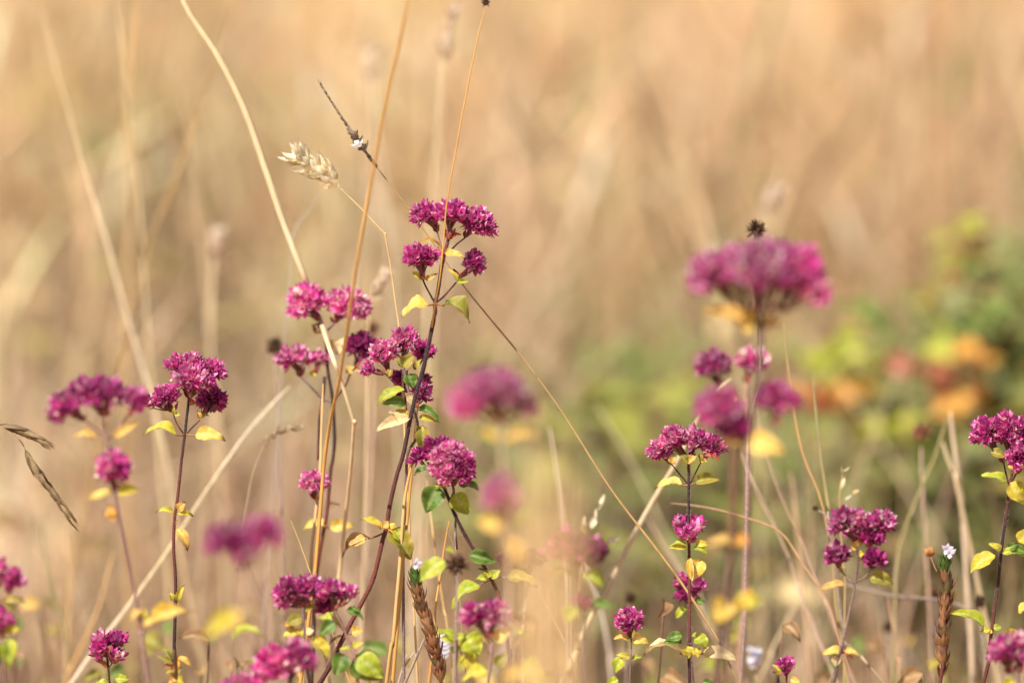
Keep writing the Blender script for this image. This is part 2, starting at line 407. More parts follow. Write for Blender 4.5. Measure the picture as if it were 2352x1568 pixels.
def blades(name, n, xr, yr, hr, wr, lean=.35, head=0, ypow=.8, flat=False, dens=None, segs=4, pal=None, zbase=0.0, green=1.0, clump=0, csp=1.0):
    """many grass blades as one mesh: curved ribbons with a keel"""
    y = yr[0] + (yr[1] - yr[0]) * NR.rand(n) ** ypow
    half = xr[0] + xr[1] * y
    x = (NR.rand(n) * 2 - 1) * half
    ox = oy = None
    if clump:
        nc = max(1, n // clump); ci = NR.randint(nc, size=n); cy_ = yr[0] + (yr[1] - yr[0]) * NR.rand(nc) ** .8; cx_ = (NR.rand(nc) * 2 - 1) * (xr[0] + xr[1] * cy_)
        sp = (.018 + .03 * NR.rand(nc))[ci] * csp; ox, oy = NR.randn(n) * sp, NR.randn(n) * sp; x, y = cx_[ci] + ox, cy_[ci] + oy
    if dens:
        k = dens(x, y); x, y = x[k], y[k]; n = len(x)
        if clump: ci = ci[k]; ox = ox[k]; oy = oy[k]
    h = hr[0] + (hr[1] - hr[0]) * NR.rand(n) ** 1.6
    if clump: h = h * (.6 + .7 * NR.rand(nc))[ci]
    wd = wr[0] + (wr[1] - wr[0]) * NR.rand(n)
    g = field(GREEN, x, y) * green; dk = field(DARKP, x, y)
    h = h * (1 - .35 * dk)
    an = NR.rand(n) * 6.283; ln = lean * NR.rand(n) ** 1.2
    if clump: an = np.arctan2(oy, ox) + NR.randn(n) * .7
    dx, dy = np.cos(an), np.sin(an)
    fa = an + 1.57 + NR.randn(n) * .6
    sx, sy = np.cos(fa), np.sin(fa)
    sg = segs; V = np.zeros((n, (sg + 1) * 2, 3), np.float32)
    for i in range(sg + 1):
        t = i / sg
        if flat:
            px_ = x + dx * h * (t - .5); py_ = y + dy * h * (t - .5); pz = zbase + .002 + .02 * NR.rand(n) * (1 if 0 < i < sg else .3)
        else:
            px_ = x + dx * h * ln * t ** 1.8; py_ = y + dy * h * ln * t ** 1.8; pz = zbase + h * (t - .18 * ln * t * t)
        wdt = wd * (1 - t ** 2 * .85) * .5 if not head or t < .8 else wd * .5 * head * (1 if t < .95 else .15)
        V[:, i * 2] = np.stack([px_ - sx * wdt, py_ - sy * wdt, pz], 1); V[:, i * 2 + 1] = np.stack([px_ + sx * wdt, py_ + sy * wdt, pz], 1)
    m = (sg + 1) * 2
    base = np.arange(n)[:, None, None] * m
    quad = np.array([[2 * i, 2 * i + 1, 2 * i + 3, 2 * i + 2] for i in range(sg)])[None]
    F = (base + quad).reshape(-1, 4)
    P = STRAW if pal is None else np.array(pal)
    c = P[NR.randint(len(P), size=n)]
    if clump:
        cc = (P[NR.randint(len(P), size=nc)] * (.62 + .60 * NR.rand(nc, 1)))[ci]; c = c * .3 + cc * .7
    c = c * tone(x, y) * np.array([1.0, .945, .96])
    isg = NR.rand(n) < g * .8; c[isg] = GREENS[NR.randint(len(GREENS), size=isg.sum())]
    isd = (NR.rand(n) < dk * .7) & ~isg; c[isd] = BROWN[NR.randint(len(BROWN), size=isd.sum())]
    c = c * (1 + .15 * NR.randn(n, 1)).clip(.6, 1.3)
    C = np.ones((n, m, 4), np.float32); C[:, :, :3] = c[:, None, :].clip(0.01, .95)
    me = bpy.data.meshes.new(name)
    me.vertices.add(n * m); me.vertices.foreach_set('co', V.ravel())
    nf = len(F); me.loops.add(nf * 4); me.loops.foreach_set('vertex_index', F.ravel().astype(np.int32))
    me.polygons.add(nf); me.polygons.foreach_set('loop_start', np.arange(nf, dtype=np.int32) * 4)
    me.update(calc_edges=True)
    a = me.color_attributes.new('tint', 'FLOAT_COLOR', 'POINT'); a.data.foreach_set('color', C.ravel())
    me.materials.append(M_GRASS); me.polygons.foreach_set('use_smooth', [True] * nf)
    o = link(name, me); o['kind'] = 'stuff'; return o
def tag(o, label, cat, group=None):
    o['label'] = label; o['category'] = cat
    if group: o['group'] = group
off_bush = lambda x, y: ~((x / y > .052) & (y > 2.75) & (y < 3.5) & (NR.rand(len(x)) < .88))
tag(blades('short_dry_grass', 50000, (.45, .16), (1.4, 5.2), (.03, .12), (.0015, .0035), .8, clump=25), 'short parched tan grass carpeting the meadow floor', 'grass')
tag(blades('meadow_grass', 46000, (.35, .20), (3.2, 9.5), (.05, .17), (.002, .005), 1.2, dens=off_bush, clump=40, csp=1.0, pal=UPG), 'tall dry golden grass blurred behind the flowers', 'grass')
tag(blades('far_meadow_grass', 22000, (1.5, .45), (8.5, 28), (.12, .35), (.006, .014), .5, clump=30, csp=3, pal=UPG), 'far dry golden grass across the meadow', 'grass')
tag(blades('grass_litter', 26000, (.45, .2), (1.4, 6.5), (.04, .16), (.002, .006), .5, flat=True, segs=2, clump=12, csp=2, pal=[(.70, .50, .36), (.80, .60, .44), (.50, .33, .22), (.34, .22, .15), (.86, .72, .56)]), 'fallen straw and dead stems lying on the soil', 'straw')
tag(blades('dry_tussocks', 6500, (.16, .12), (2.42, 3.4), (.06, .24), (.0016, .0036), 1.1, dens=off_bush, clump=26, csp=.8, segs=4, pal=[(.78, .54, .34), (.60, .40, .26), (.86, .66, .48), (.42, .27, .18), (.70, .48, .36), (.60, .50, .26)]), 'low tangled brown tussocks just behind the flowers', 'grass')
tag(blades('thin_dry_stems', 300, (.10, .10), (2.5, 4.0), (.14, .40), (.0010, .0026), 1.3, segs=6, pal=[(.80, .58, .36), (.66, .44, .28), (.52, .33, .22), (.78, .62, .46)]), 'loose thin dry stems standing between the flowers and the meadow', 'grass')
tag(blades('seeding_meadow_grass', 3200, (.10, .12), (3.1, 5.8), (.14, .38), (.0011, .0024), 1.1, dens=off_bush, head=2.6, ypow=1.0, segs=8, pal=[(.92, .72, .46), (.88, .64, .38), (.94, .80, .60), (.80, .56, .34), (.70, .48, .30)]), 'tall pale arching grasses in seed, blurred across the meadow', 'grass')
tag(blades('fine_pale_stems', 1000, (.10, .10), (2.5, 3.5), (.12, .34), (.0008, .0017), 1.7, dens=off_bush, segs=7, pal=[(.92, .74, .52), (.84, .62, .40), (.62, .40, .26), (.90, .80, .66)]), 'fine pale stems tangled behind the flowers', 'grass')
tag(blades('low_crossing_stems', 230, (.10, .08), (2.12, 2.55), (.20, .35), (.0007, .0017), 1.7, ypow=1.0, segs=7, pal=[(.86, .66, .42), (.74, .50, .28), (.50, .30, .18), (.88, .76, .60), (.36, .24, .18)]), 'thin bent straws crossing between the flower stems near the bottom', 'grass')
def low_leaves():
    mb = MB()
    for i in range(85):
        d_ = R.uniform(2.1, 2.5); p = at(R.uniform(-100, 2450), 1568 - abs(R.gauss(-20, 90)), d_); a = R.uniform(0, 6.28); L = R.uniform(.006, .014)
        leaf_geo(mb, p, p + Vector((math.cos(a), math.sin(a), R.uniform(-.6, .4))).normalized() * L, L * .6, R.choice(['lime', 'olive', 'olive', 'brown', 'brown', 'brown', 'green', 'gold', 'green']), R.uniform(-40, 40), 25, .15, .2, rows=6, cols=4)
        tube(mb, [p, p + Vector((R.uniform(-.01, .01), .01, -.10)), Vector((p.x + R.uniform(-.03, .03), p.y + .02, 0))], (.0004, .0007), (.25, .14, .09), 4, 4)
    o = link('low_leafy_shoots', mb.mesh('low_leafy_shoots', M_LEAF)); o['kind'] = 'stuff'; tag(o, 'low leafy shoots with green, yellow and withered leaves along the bottom', 'foliage')
low_leaves()
def dead_leaves():
    mb = MB()
    for i in range(2200):
        y = R.uniform(2.45, 4.4); x = R.uniform(-1, 1) * (.12 + .12 * y); z = R.uniform(0, .03) if R.random() < .5 else R.random() ** 2 * .20
        L = R.uniform(.012, .034); a = R.uniform(0, 6.28); B = Vector((x, y, z)); c = R.choice(['brown', 'brown', 'cream', 'brown', 'olive'])
        leaf_geo(mb, B, B + Vector((math.cos(a), math.sin(a), R.uniform(-.5, .5))) * L, L * .5, c, R.uniform(-60, 60), 25, .15, 0, rows=3, cols=2)
    o = link('dead_leaves', mb.mesh('dead_leaves', M_LEAF)); o['kind'] = 'stuff'; tag(o, 'curled brown dead leaves caught in the dry undergrowth', 'leaves')
dead_leaves()

# ================================================================== BUSH ON THE RIGHT
def bush():
    cx, cy = .295, 3.16
    root = thing('bramble_bush', 'low blurred bramble bush with green, orange and red leaves at the right edge', 'bush', (cx, cy, 0))
    st = MB(); tips = []
    for i in range(40):
        a = R.uniform(0, 6.28); rr = R.uniform(.01, .135); x_ = cx + math.cos(a) * rr; h = R.uniform(.15, .245) + max(-.03, x_ - .235) * .6
        p = Vector((x_, cy + math.sin(a) * rr * .9, h))
        P = tube(st, [Vector((cx + R.uniform(-.04, .04), cy + R.uniform(-.03, .03), -.005)), Vector((cx, cy, 0)).lerp(p, .45) + Vector((0, 0, .05)), p], (.0022, .001), (.20, .07, .05), 5, 5)
        tips.append(P)
    bld(st, 'stem', M_STEM, root)
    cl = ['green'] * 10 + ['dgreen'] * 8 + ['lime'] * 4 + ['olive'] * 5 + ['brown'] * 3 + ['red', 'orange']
    def one(p, c, L, mb=None):
        a = R.uniform(0, 6.28); T = p + Vector((math.cos(a), math.sin(a) * .8, R.uniform(-.5, .3))).normalized() * L
        own = mb is None; mb = mb or MB()
        leaf_geo(mb, p, T, L * R.uniform(.5, .65), c, R.uniform(-25, 25), 18, .06, 0, nh=(R.uniform(-.3, .3), -.5, 1), rows=6 if own else 3, cols=4 if own else 2)
        if own: bld(mb, 'leaf', M_LEAF, root)
    inner = MB()
    for i in range(5200):
        P = R.choice(tips); t = R.uniform(.35, 1); p = P[int(t * (len(P) - 1))] + Vector((R.gauss(0, .02), R.gauss(0, .02), R.gauss(-.02, .02)))
        if p.z > .01: one(p, R.choice(['green', 'dgreen', 'dgreen', 'dgreen', 'dgreen', 'olive']), R.uniform(.016, .030), inner)  # mostly dark green, to paint in the shaded inside of the bush
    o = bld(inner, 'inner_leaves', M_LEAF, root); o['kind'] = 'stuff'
    for i in range(230):
        P = R.choice(tips); t = R.uniform(.4, 1); p = P[int(t * (len(P) - 1))] + Vector((R.gauss(0, .014), R.gauss(-.01, .014), R.gauss(0, .01)))
        one(p, R.choice(cl), R.uniform(.015, .030))
    for (u, v, c, n_, L) in [(2115, 845, 'pink', 5, .020), (2165, 865, 'red', 2, .02), (2205, 905, 'orange', 5, .018), (2215, 820, 'orange', 5, .019), (1862, 900, 'orange', 4, .016), (1905, 935, 'red', 5, .018),
                             (1985, 905, 'orange', 4, .018), (2200, 645, 'red', 2, .018), (2235, 505, 'lime', 3, .014), (2200, 530, 'olive', 4, .014), (1900, 840, 'lime', 3, .018), (1950, 870, 'lime', 3, .018), (1920, 800, 'lime', 3, .018), (1985, 830, 'lime', 3, .018), (2040, 990, 'lime', 4, .02), (2250, 720, 'green', 6, .02), (2080, 1010, 'lime', 2, .018),
                             (1990, 720, 'green', 4, .018), (2140, 780, 'lime', 2, .018), (2220, 590, 'olive', 5, .018), (2270, 640, 'green', 5, .018), (2230, 560, 'brown', 3, .016), (2120, 680, 'olive', 4, .018)]:
        for k in range(n_):
            p = at(u + R.uniform(-16, 16), v + R.uniform(-10, 10), 2.97 + R.uniform(-.04, .03)); one(p, c, L * 1.1)
bush()
# low green weeds behind the middle plants
def weeds(name, label, u, v, y0, n, spr, cols_, hm=.15):
    o3 = at(u, v, y0); c = Vector((o3.x, o3.y, 0)); mb = MB(); root = thing(name, label, 'weeds', c)
    for i in range(n):
        b = c + Vector((R.gauss(0, spr), R.gauss(0, spr * 2.2), 0)); h = R.uniform(.03, hm)
        p = b + Vector((R.gauss(0, .02), R.gauss(0, .02), h)); a = R.uniform(0, 6.28); L = R.uniform(.02, .04)
        leaf_geo(mb, p, p + Vector((math.cos(a), math.sin(a), R.uniform(-.2, .5))).normalized() * L, L * .55, R.choice(cols_), R.uniform(-20, 20), 15, .05, 0, nh=(0, -.3, 1), rows=4, cols=2)
        tube(mb, [b, b.lerp(p, .5) + Vector((.004, 0, 0)), p], (.0008, .0006), (.10, .13, .04), 3, 2)
    o = bld(mb, 'leaves', M_LEAF, root); o['kind'] = 'stuff'
weeds('weed_patch', 'blurred patch of low green weeds behind the middle of the meadow', 1450, 1060, 3.2, 560, .052, ['green', 'green', 'green', 'lime', 'dgreen'], .20)
weeds('weed_patch', 'faint olive green weeds blurred in the upper left of the meadow', 430, 440, 4.8, 110, .07, ['green', 'olive', 'dgreen'])
weeds('weed_patch', 'small faint green weeds behind the pink flower left of the tall plant', 725, 950, 3.8, 60, .022, ['green', 'olive'])

# ================================================================== GRASS STALKS
STR = ((.74, .52, .26), (.66, .42, .18)); PALES = ((.78, .60, .38), (.70, .52, .30)); ORN = ((.62, .31, .08), (.70, .40, .12)); GREYB = ((.30, .22, .19), (.42, .32, .26)); GRN = ((.30, .28, .12), (.5, .38, .18)); PNK = ((.66, .46, .36), (.58, .38, .28))
def stalk(label, pts, d, r, c=STR, z='0', name='grass_stalk', cat='grass stalk', group='dry grass stalks', dpt=None, ground=True, flat=.6, knob=0, m=M_STRAW, rr=None):
    W_ = [at(*q(z, p[0], p[1]), d + (dpt[i] if dpt else 0)) for i, p in enumerate(pts)]
    if ground: W_ = to_ground(W_)
    root = thing(name, label, cat, tuple(W_[-1]), group); mb = MB()
    tube(mb, W_, rr or (lambda t: px(r * (.6 + .4 * t) * min(1, .35 + t / .08), d)), stemcol((c, R.uniform(0, 6))), 6, 6, flat=flat, knob=knob)
    bld(mb, 'stem', m, root)
    return root
def spikelets(root, z, pts, d, n, L, W, cols_, spread=35, name='spikelet', per=3, joined=False, m=M_SEED, taper=.3, twist=2.4, hook=0.0, pale=False):
    """scales set along a path from its base to its tip"""
    P = spline([at(*q(z, *p), d) for p in pts], 8); O = org(root); N_ = len(P) - 1; J = MB()
    for i in range(n):
        t = (i + .5) / n; k = t * (N_ - .001); j = int(k); p = P[j].lerp(P[j + 1], k - j); ax = (P[j + 1] - P[j]).normalized()
        a = Quaternion(ax, i * twist) @ ax.orthogonal().normalized(); mb = J if joined else MB()
        for s_ in range(per):
            sp = rad(spread * R.uniform(.5, 1.25)); o = Quaternion(ax, R.uniform(-.9, .9)) @ a; dd_ = ax * math.cos(sp) + o * math.sin(sp)
            LL = L * (1 - taper * t) * R.uniform(.7, 1.2); c = jit(R.choice(cols_), .15)
            pos = p + dd_ * LL * .12 * s_
            bract(mb, pos if joined else pos, dd_, o, LL, W * (1 - taper * t) * R.uniform(.8, 1.2), c if pale else lerp(c, (.5, .35, .15), .2), (.95, .87, .64) if pale else c, 4, .5, .15, hook)
        if not joined: bld(mb, name, m, root)
    if joined: o_ = bld(J, 'seed_scales', m, root); o_['kind'] = 'stuff'
def ball(root, u, v, r, d, n=60, pal='b', L=.0022, name='seed_head'):
    C = at(u, v, d); rr = px(r, d); mb = MB()
    for v_ in dome(16, Vector((0, 0, 1)), 175): bract(mb, C, v_, v_.cross(Vector((1, .2, .1))), rr * .66, rr * .7, pick(pal), pick(pal), 3)
    for v_ in dome(n, Vector((0, 0, 1)), 165):
        w_ = (v_ + Vector((R.uniform(-.6, .6), R.uniform(-.6, .6), R.uniform(-.2, .7)))).normalized(); c = jit(pick(pal), .35)
        bract(mb, C + v_ * rr * .45, w_, v_, rr * R.uniform(.5, .85), rr * R.uniform(.12, .28), c, jit(c, .4), 3, .6, .1)
    return bld(mb, name, M_SEED, root)
CRE = [(.95, .84, .58), (.95, .88, .70), (.90, .66, .30)]
GS = [(.34, .26, .21), (.42, .33, .28), (.25, .18, .15)]

# -- sharp and nearly sharp stalks
s = stalk('thin bent stalk carrying a golden oat spike left of the tall flower', [(780, 430), (830, 480), (884, 538), (884, 538), (897, 610), (908, 690), (917, 755), (925, 850), (930, 1000)], 2.07, 2.6, STR, knob=.08)
spikelets(s, '0', [(782, 432), (760, 412), (730, 392), (700, 372), (690, 364)], 2.07, 15, .0074, .0030, [(.95, .90, .74), (.95, .86, .62), (.95, .74, .38)], 40, per=4, taper=.1, hook=.10, pale=True)
s = stalk('thin grey-brown stalk with a dark seed spike behind the top flower', [(733, 188), (760, 232), (800, 290), (830, 335), (870, 390), (920, 455), (975, 530), (1060, 650), (1120, 725), (1200, 822), (1290, 945), (1380, 1088), (1430, 1160), (1500, 1250), (1570, 1345), (1650, 1470), (1700, 1568)], 2.075, 3.2, ((.52, .34, .14), (.44, .28, .14)), knob=.06, rr=lambda t: px(1.3 + 3.6 * max(0, t - .25) ** 1.0 + (1.1 if t < .13 else 0), 2.07))
spikelets(s, '0', [(868, 388), (830, 335), (790, 278), (733, 188)], 2.072, 46, .0022, .0011, GS, 14, joined=True, per=2, taper=.4)
spikelets(s, '0', [(840, 350), (826, 328), (812, 306)], 2.065, 7, .0042, .0030, [(.28, .19, .15), (.34, .26, .2)], 40, per=2)
spikelets(s, '0', [(832, 336), (824, 328)], 2.062, 3, .0046, .0022, [(.92, .88, .82), (.9, .84, .76)], 70, per=2, name='open_seed')
s = stalk('fine golden stalk rising in front of the top flower, dark knob at its tip', [(1112, 22), (1098, 85), (1080, 170), (1060, 275), (1043, 370), (1026, 470), (1020, 540), (1010, 640), (998, 710), (985, 800), (965, 900), (950, 1010), (938, 1080), (930, 1150), (925, 1250)], 2.025, 2.5, ORN, dpt=[0, 0, 0, 0, 0, 0, 0, 0, .01, .04, .05, .05, .05, .05, .05], knob=.05)
ball(s, 1116, 6, 13, 2.025, 22, 'b')
s = stalk('leaning pale straw blade bending sharply below the pink flowers on the left', [(405, -30), (440, 40), (500, 130), (560, 250), (610, 390), (650, 510), (700, 640), (730, 720), (760, 810), (785, 880), (813, 970), (813, 970), (805, 1080), (790, 1220), (778, 1330), (765, 1440), (750, 1568)], 2.13, 7.4, PALES, flat=.7, dpt=[0, 0, 0, 0, 0, 0, 0, .01, -.05, -.05, -.045, -.045, -.03, -.01, 0, 0, 0], rr=lambda t: px(6.4 + 1.6 * math.sin(t * 8), 2.13))
s = stalk('long orange-brown stalk leaning across the front of the pink flowers on the left', [(945, -30), (915, 110), (880, 270), (850, 430), (820, 600), (800, 740), (780, 870), (760, 960), (745, 1060), (735, 1180), (722, 1330), (712, 1400)], 1.975, 5.0, ORN, flat=.8, dpt=[-.06, -.05, -.04, -.03, -.02, 0, .03, .05, .06, .06, .06, .06])
s = stalk('upright tan stalk running down beside the dark stem of the tall plant', [(950, 1050), (932, 1130), (925, 1200), (918, 1300), (910, 1390), (902, 1480), (888, 1568)], 2.045, 5.4, ((.68, .45, .20), (.56, .34, .12)), flat=.9)
s = stalk('thin amber stem close behind the tan stalk under the middle head', [(948, 1060), (942, 1120), (935, 1200), (930, 1230), (925, 1300)], 2.06, 4.6, ORN)
s = stalk('straw stalk standing behind the small round pink head on the left', [(742, 880), (738, 1000), (735, 1080), (725, 1180), (716, 1260), (712, 1330), (700, 1450), (695, 1568)], 2.10, 4.8, ((.70, .48, .24), (.62, .38, .16)))
s = stalk('wide pale straw blade slanting up behind the left plant', [(668, 885), (610, 945), (560, 1005), (500, 1090), (440, 1180), (390, 1260), (330, 1345), (270, 1425), (165, 1568)], 2.20, 6.0, ((.74, .58, .34), (.82, .68, .50)), flat=.3)
s = stalk('long pale blade leaning up behind the right-centre flower', [(1680, 868), (1650, 900), (1600, 970), (1560, 1050), (1500, 1150), (1450, 1240), (1400, 1340), (1350, 1430), (1320, 1500), (1290, 1568)], 2.15, 7.5, ((.74, .58, .38), (.66, .52, .3)), flat=.3)
s = stalk('brown stalk arching down to the right behind the red-tinged weeds', [(1540, 1155), (1620, 1165), (1700, 1185), (1790, 1220), (1840, 1290), (1900, 1380), (1930, 1480), (1960, 1568)], 2.12, 3.4, ((.58, .34, .18), (.5, .3, .2)))
s = stalk('slender rusty stalk passing left of the blurred pink cluster on the right', [(1800, 740), (1812, 860), (1830, 980), (1850, 1060), (1880, 1130), (1900, 1210), (1913, 1300), (1920, 1390), (1935, 1480), (1950, 1568)], 2.13, 3.4, ((.62, .36, .16), (.4, .28, .14)))
s = stalk('fine tan stalk crossing the rusty stalk on the right', [(1735, 930), (1755, 1020), (1790, 1130), (1840, 1240), (1870, 1320), (1900, 1390), (1920, 1450)], 2.16, 2.4, PNK)
s = stalk('green-brown stem rising beside the soft pink cluster on the right', [(1868, 870), (1880, 1000), (1895, 1110), (1912, 1240), (1918, 1330), (1925, 1400), (1938, 1450), (1945, 1568)], 2.14, 4.6, GRN)
s = stalk('upright dry seed stem standing just left of the soft pink cluster', [(1935, 1090), (1928, 1140), (1930, 1200), (1938, 1300), (1940, 1400)], 2.13, 2.0, STR)
spikelets(s, '0', [(1930, 1140), (1935, 1090), (1938, 1080)], 2.13, 3, .0045, .0016, CRE, 12, per=1)
spikelets(s, '0', [(1930, 1160), (1952, 1138), (1966, 1130)], 2.13, 2, .0045, .0018, CRE, 5, per=1)
# dangling awned spikes at the left edge
s = stalk('arching grass stalk at the left edge with two hanging awned brown spikes', [(-40, 965), (-10, 972), (20, 985), (45, 1010), (55, 1025)], 2.04, 1.7, ((.42, .30, .16), (.36, .26, .14)), ground=False)
spikelets(s, '0', [(-10, 975), (30, 985), (70, 1000), (88, 1010)], 2.035, 22, .0095, .0012, [(.38, .26, .14), (.46, .33, .18), (.30, .20, .11)], 3, per=2, taper=.3)
spikelets(s, '0', [(55, 1025), (75, 1065), (110, 1115), (135, 1150), (155, 1180)], 2.035, 34, .0100, .0012, [(.38, .26, .14), (.46, .33, .18), (.30, .20, .11)], 3, per=2, taper=.3)
mb = MB(); tube(mb, [at(-40, 965, 2.04), at(-90, 1010, 2.05), at(-130, 1300, 2.06), Vector((-.24, 2.03, 0))], (px(1.6), px(3)), (.42, .30, .16), 5, 6); bld(mb, 'stem', M_STRAW, s)
s = stalk('small drooping panicle of pale brown seeds left of the dark stems', [(668, 988), (640, 990), (615, 1010), (600, 1035), (580, 1090), (568, 1150), (560, 1200), (545, 1300), (540, 1400)], 2.14, 1.7, ((.45, .34, .22), (.5, .4, .26)))
spikelets(s, '0', [(605, 1030), (620, 1008), (640, 992), (665, 985), (690, 982)], 2.14, 10, .0044, .0024, [(.50, .38, .24), (.62, .48, .32), (.38, .28, .18)], 25, per=2)
s = stalk('tiny bright straw stem slanting beside the small pink head', [(668, 1195), (690, 1250), (715, 1320), (735, 1370), (745, 1400)], 2.05, 1.4, ((.8, .55, .2), (.7, .45, .2)))
s = stalk('thin straw with open spikelets standing below the middle of the meadow', [(1345, 1200), (1340, 1260), (1330, 1330), (1325, 1420), (1320, 1568)], 2.15, 2.0, STR)
spikelets(s, '0', [(1352, 1225), (1370, 1180), (1380, 1150)], 2.15, 4, .0055, .002, CRE, 10, per=1)
spikelets(s, '0', [(1345, 1270), (1342, 1220), (1340, 1200)], 2.15, 4, .0050, .002, CRE, 14, per=1)
spikelets(s, '0', [(1365, 1270), (1395, 1245), (1405, 1240)], 2.15, 3, .0045, .002, CRE, 8, per=1)
